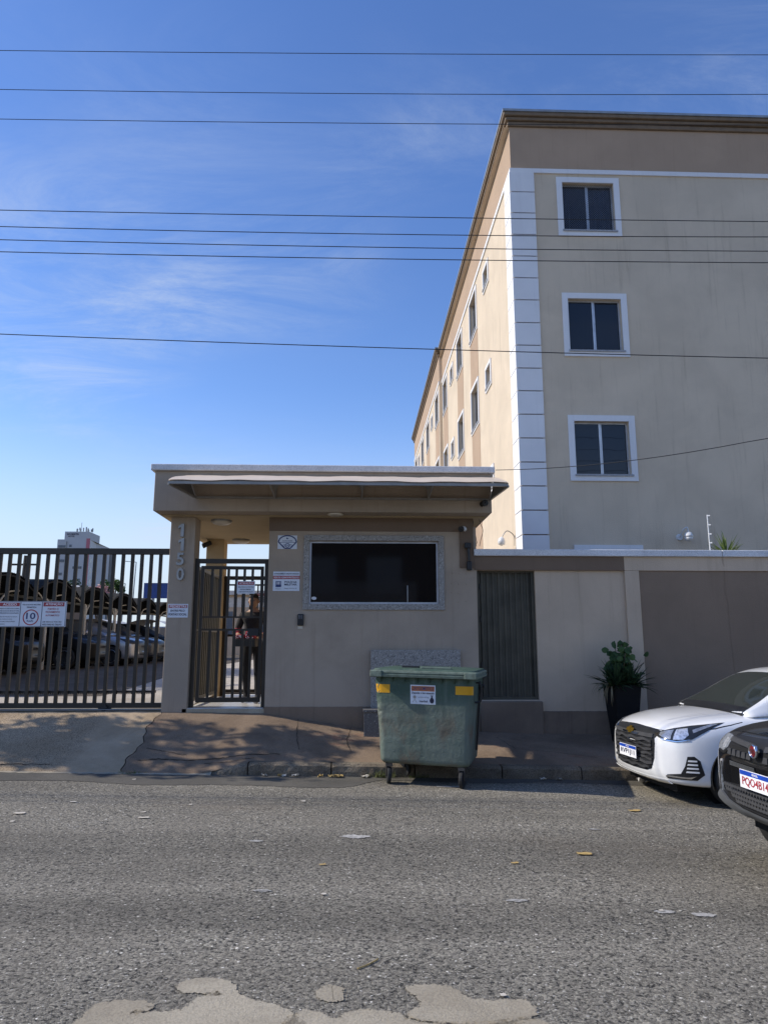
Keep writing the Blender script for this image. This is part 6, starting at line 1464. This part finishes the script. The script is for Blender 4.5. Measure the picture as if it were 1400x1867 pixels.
for s_ in (-1, 1):
    m_ = MB(); m_.lathe([(.002, -.006), (.011, 0), (.002, .006)], 10, M @ Matrix.Translation((s_ * .03, -.088, .0)) @ Matrix.Rotation(R(90), 4, 'X')); m_.build('eye', 'ink', head)
    m_ = MB(); m_.lathe([(.004, -.03), (.016, -.02), (.02, .01), (.012, .03)], 8, M @ Matrix.Translation((s_ * .078, .01, -.01))); m_.build('ear', 'skin', head)
m_ = MB(); m_.bar(M @ Vector((-.025, -.085, -.072)), M @ Vector((.025, -.085, -.072)), .01, .008); m_.build('mouth', 'ink_red', head)
hr = MB(); rings = []
for z, rx, ry, oy in ((-.02, .078, .07, .04), (.02, .083, .085, .025), (.055, .083, .104, .006), (.09, .07, .09, .006), (.12, .04, .05, .008), (.13, .01, .015, .008)): rings.append([(M @ Vector((rx * math.cos(R(a)), oy + ry * math.sin(R(a)), z))) for a in range(0, 360, 20)])
loft(rings).build('hair', 'hair', PS, smooth=True)
for s_ in (-1, 1):
    b0 = Vector((s_ * .165, -.25, 1.04)); hv = [b0, b0 + Vector((-s_ * .02, -.05, -.01)), b0 + Vector((-s_ * .03, -.09, -.015))]
    hd_ = skin('hand', hv, [(0, 1), (1, 2)], [(.03, .02), (.04, .018), (.038, .015)], 'skin', PS, lvl=1)
    for k in range(5):
        if k < 4: f0 = hv[2] + Vector((-s_ * (k * .019 - .028), 0, 0)); fs_ = [f0, f0 + Vector((-s_ * .012, -.03, -.01)), f0 + Vector((-s_ * .03, -.045 + .004 * abs(k - 1), -.03)), f0 + Vector((-s_ * .045, -.04, -.045))]
        else: f0 = hv[1] + Vector((-s_ * .035, 0, .01)); fs_ = [f0, f0 + Vector((-s_ * .025, -.02, .015)), f0 + Vector((-s_ * .045, -.04, .012))]
        skin('finger', fs_, [(i, i + 1) for i in range(len(fs_) - 1)], [.009, .0085, .008, .007][:len(fs_)], 'skin', hd_, lvl=1)
PS.location = (-1.72, 11.95, .725); PS.rotation_euler = (0, 0, R(-8))
BXo = local_thing('carried_box', 'dark tray box held at the waist by the person', 'box')
MB().box((-.17, -.48, .90), (.17, -.30, 1.02)).build('tray', 'trim_black', BXo, bevel=.006); BXo.location = PS.location; BXo.rotation_euler = PS.rotation_euler
random.seed(9)
for k, (x, w) in enumerate(((-.09, .13), (.075, .15))):
    o = local_thing('red_package', ['small red dotted package in the dark tray, beside the larger one', 'larger red dotted package in the dark tray'][k], 'package'); m_ = MB(); m_.box((x - w / 2, -.46, 1.02), (x + w / 2, -.32, 1.09 + .05 * k)); m_.build('wrapper', 'sleeve_red', o, bevel=.02)
    m_ = MB()
    for i in range(14): q = Vector((x + random.uniform(-w / 2.4, w / 2.4), -.4605, 1.03 + random.uniform(0, .05 + .05 * k))); m_.lathe([(.007, 0), (.007, .001)], 8, Matrix.Translation(q) @ Matrix.Rotation(R(90), 4, 'X'))
    m_.build('dots', 'ink_white', o); o.location = PS.location; o.rotation_euler = PS.rotation_euler

# ================================================================== LITTER, WEEDS
random.seed(33)
def scrap(name, label, cat, px, py, w, d, mat, group, curl=.005):
    p_ = PR(px, py); n_ = 7; rows = []; a = random.uniform(-.3, .3)
    for j in range(4):
        r_ = []
        for i in range(n_):
            u = (i / (n_ - 1) - .5) * w + random.uniform(-.06, .06) * w * (j in (0, 3)); v = (j / 3 - .5) * d + random.uniform(-.1, .1) * d
            x = p_.x + u * math.cos(a) - v * math.sin(a); y = p_.y + u * math.sin(a) + v * math.cos(a); r_.append((x, y, zr(x) + .008 + curl * abs(math.sin(u * 30 + j * 1.3)) * random.uniform(.4, 1)))
        rows.append(r_)
    return tag(MB().grid(rows).build(name, mat, smooth=True), label, cat, group)
for px, py, w, d in ((36, 1484, .14, .08), (134, 1463, .10, .04), (262, 1492, .14, .05), (261, 1482, .08, .03), (348, 1468, .05, .05), (245, 1422, .06, .05), (23, 1499, .05, .04), (553, 1462, .07, .05), (1205, 1662, .05, .03), (917, 1817, .04, .03), (590, 1632, .05, .03)):
    scrap('paper_scrap', 'small pale paper scrap lying on the asphalt', 'litter', px, py, w * .7, d * .8, 'paper', 'paper scraps on the road')
for px, py, w in ((1157, 1479, .13), (938, 1575, .06), (1065, 1558, .12), (588, 1578, .05)):
    scrap('dry_leaf', 'dry yellow leaf lying on the asphalt', 'litter', px, py, w, w * .5, 'leaf_dry', 'dry leaves on the road')
for px, py, w, d, lab in ((647, 1526, .26, .11, 'larger worn white paint mark in the middle of the road'), (942, 1643, .14, .04, None), (1212, 1664, .12, .05, None), (1280, 1669, .16, .06, None), (467, 1534, .10, .05, None), (478, 1625, .12, .04, None), (1083, 1513, .10, .03, None), (820, 1435, .34, .08, 'chalky white smear beside the bin wheel')):
    c_ = PR(px, py).xy; pts = [(c_.x + w / 2 * math.cos(R(a)) * random.uniform(.6, 1.1), c_.y + d / 2 * math.sin(R(a)) * random.uniform(.5, 1.1)) for a in range(0, 360, 24)]
    tag(blob('paint_mark', pts, 'paint_worn', .0055, .006, 3, .022), lab or 'faint worn white paint mark on the asphalt', 'paint mark', 'worn paint marks')
s_ = [(1302, 0)]; p0_ = PR(652, 1768); p1_ = PR(689, 1751)
tag(MB().tube(bez([p0_ + Vector((0, 0, .006)), p0_.lerp(p1_, .4) + Vector((.01, .0, .006)), p1_ + Vector((0, 0, .006))], 6), .004, 5).build('twig', 'leaf_dry'), 'thin pale twig lying on the asphalt', 'twig')
for px, py in ((487, 1409), (515, 1410), (523, 1405), (605, 1408), (618, 1412), (585, 1414), (540, 1413), (665, 1413), (1170, 1420), (1190, 1424), (985, 1420), (1010, 1418)):
    p_ = PR(px, py); x, y = p_.x, min(p_.y, 9.33); r_ = random.uniform(.02, .045); m_ = MB(); rows = []
    for j in range(4): rows.append([(x + (i / 4 - .5) * r_ * 2.4 + random.uniform(-.01, .01), y + (j / 3 - .5) * r_ * 1.8, zr(x) + .006 + random.uniform(0, .035)) for i in range(5)])
    tag(m_.grid(rows).build('gutter_litter', random.choice(['paper', 'leaf_dry', 'paper'])), 'crumpled scrap of litter lying in the gutter against the kerb', 'litter', 'litter along the kerb')
p_ = PR(1178, 1428); rows = [[(p_.x + (i / 6 - .5) * .22, min(p_.y, 9.3) + (j / 4 - .5) * .12, zr(p_.x) + .01 + random.uniform(0, .07)) for i in range(7)] for j in range(5)]
tag(MB().grid(rows).build('plastic_bag', 'ink_white', smooth=True), 'crumpled white plastic bag in the gutter by the white car', 'bag')
def tuft(px, py, n, h, lab, y=None):
    p_ = PR(px, py); x0, y0 = p_.x, y or min(p_.y, 9.36); m_ = MB()
    for i in range(n): x = x0 + random.gauss(0, .09); strap_leaf(m_, (x, y0 + random.uniform(-.03, .02), zr(x) + .003), random.uniform(0, 6.28), R(random.uniform(25, 85)), random.uniform(.4, 1) * h, .007, R(random.uniform(10, 70)), 3)
    tag(m_.build('grass_tuft', 'grass', fix=False), lab, 'grass', None, 'stuff')
tuft(695, 1408, 90, .13, 'yellow-green grass tuft at the kerb beside the bin'); tuft(760, 1410, 50, .10, 'grass tuft under the bin at the kerb'); tuft(258, 1402, 45, .08, 'small grass tuft at the end of the driveway crack'); tuft(1285, 1425, 30, .12, 'grass tuft behind the white car bumper')
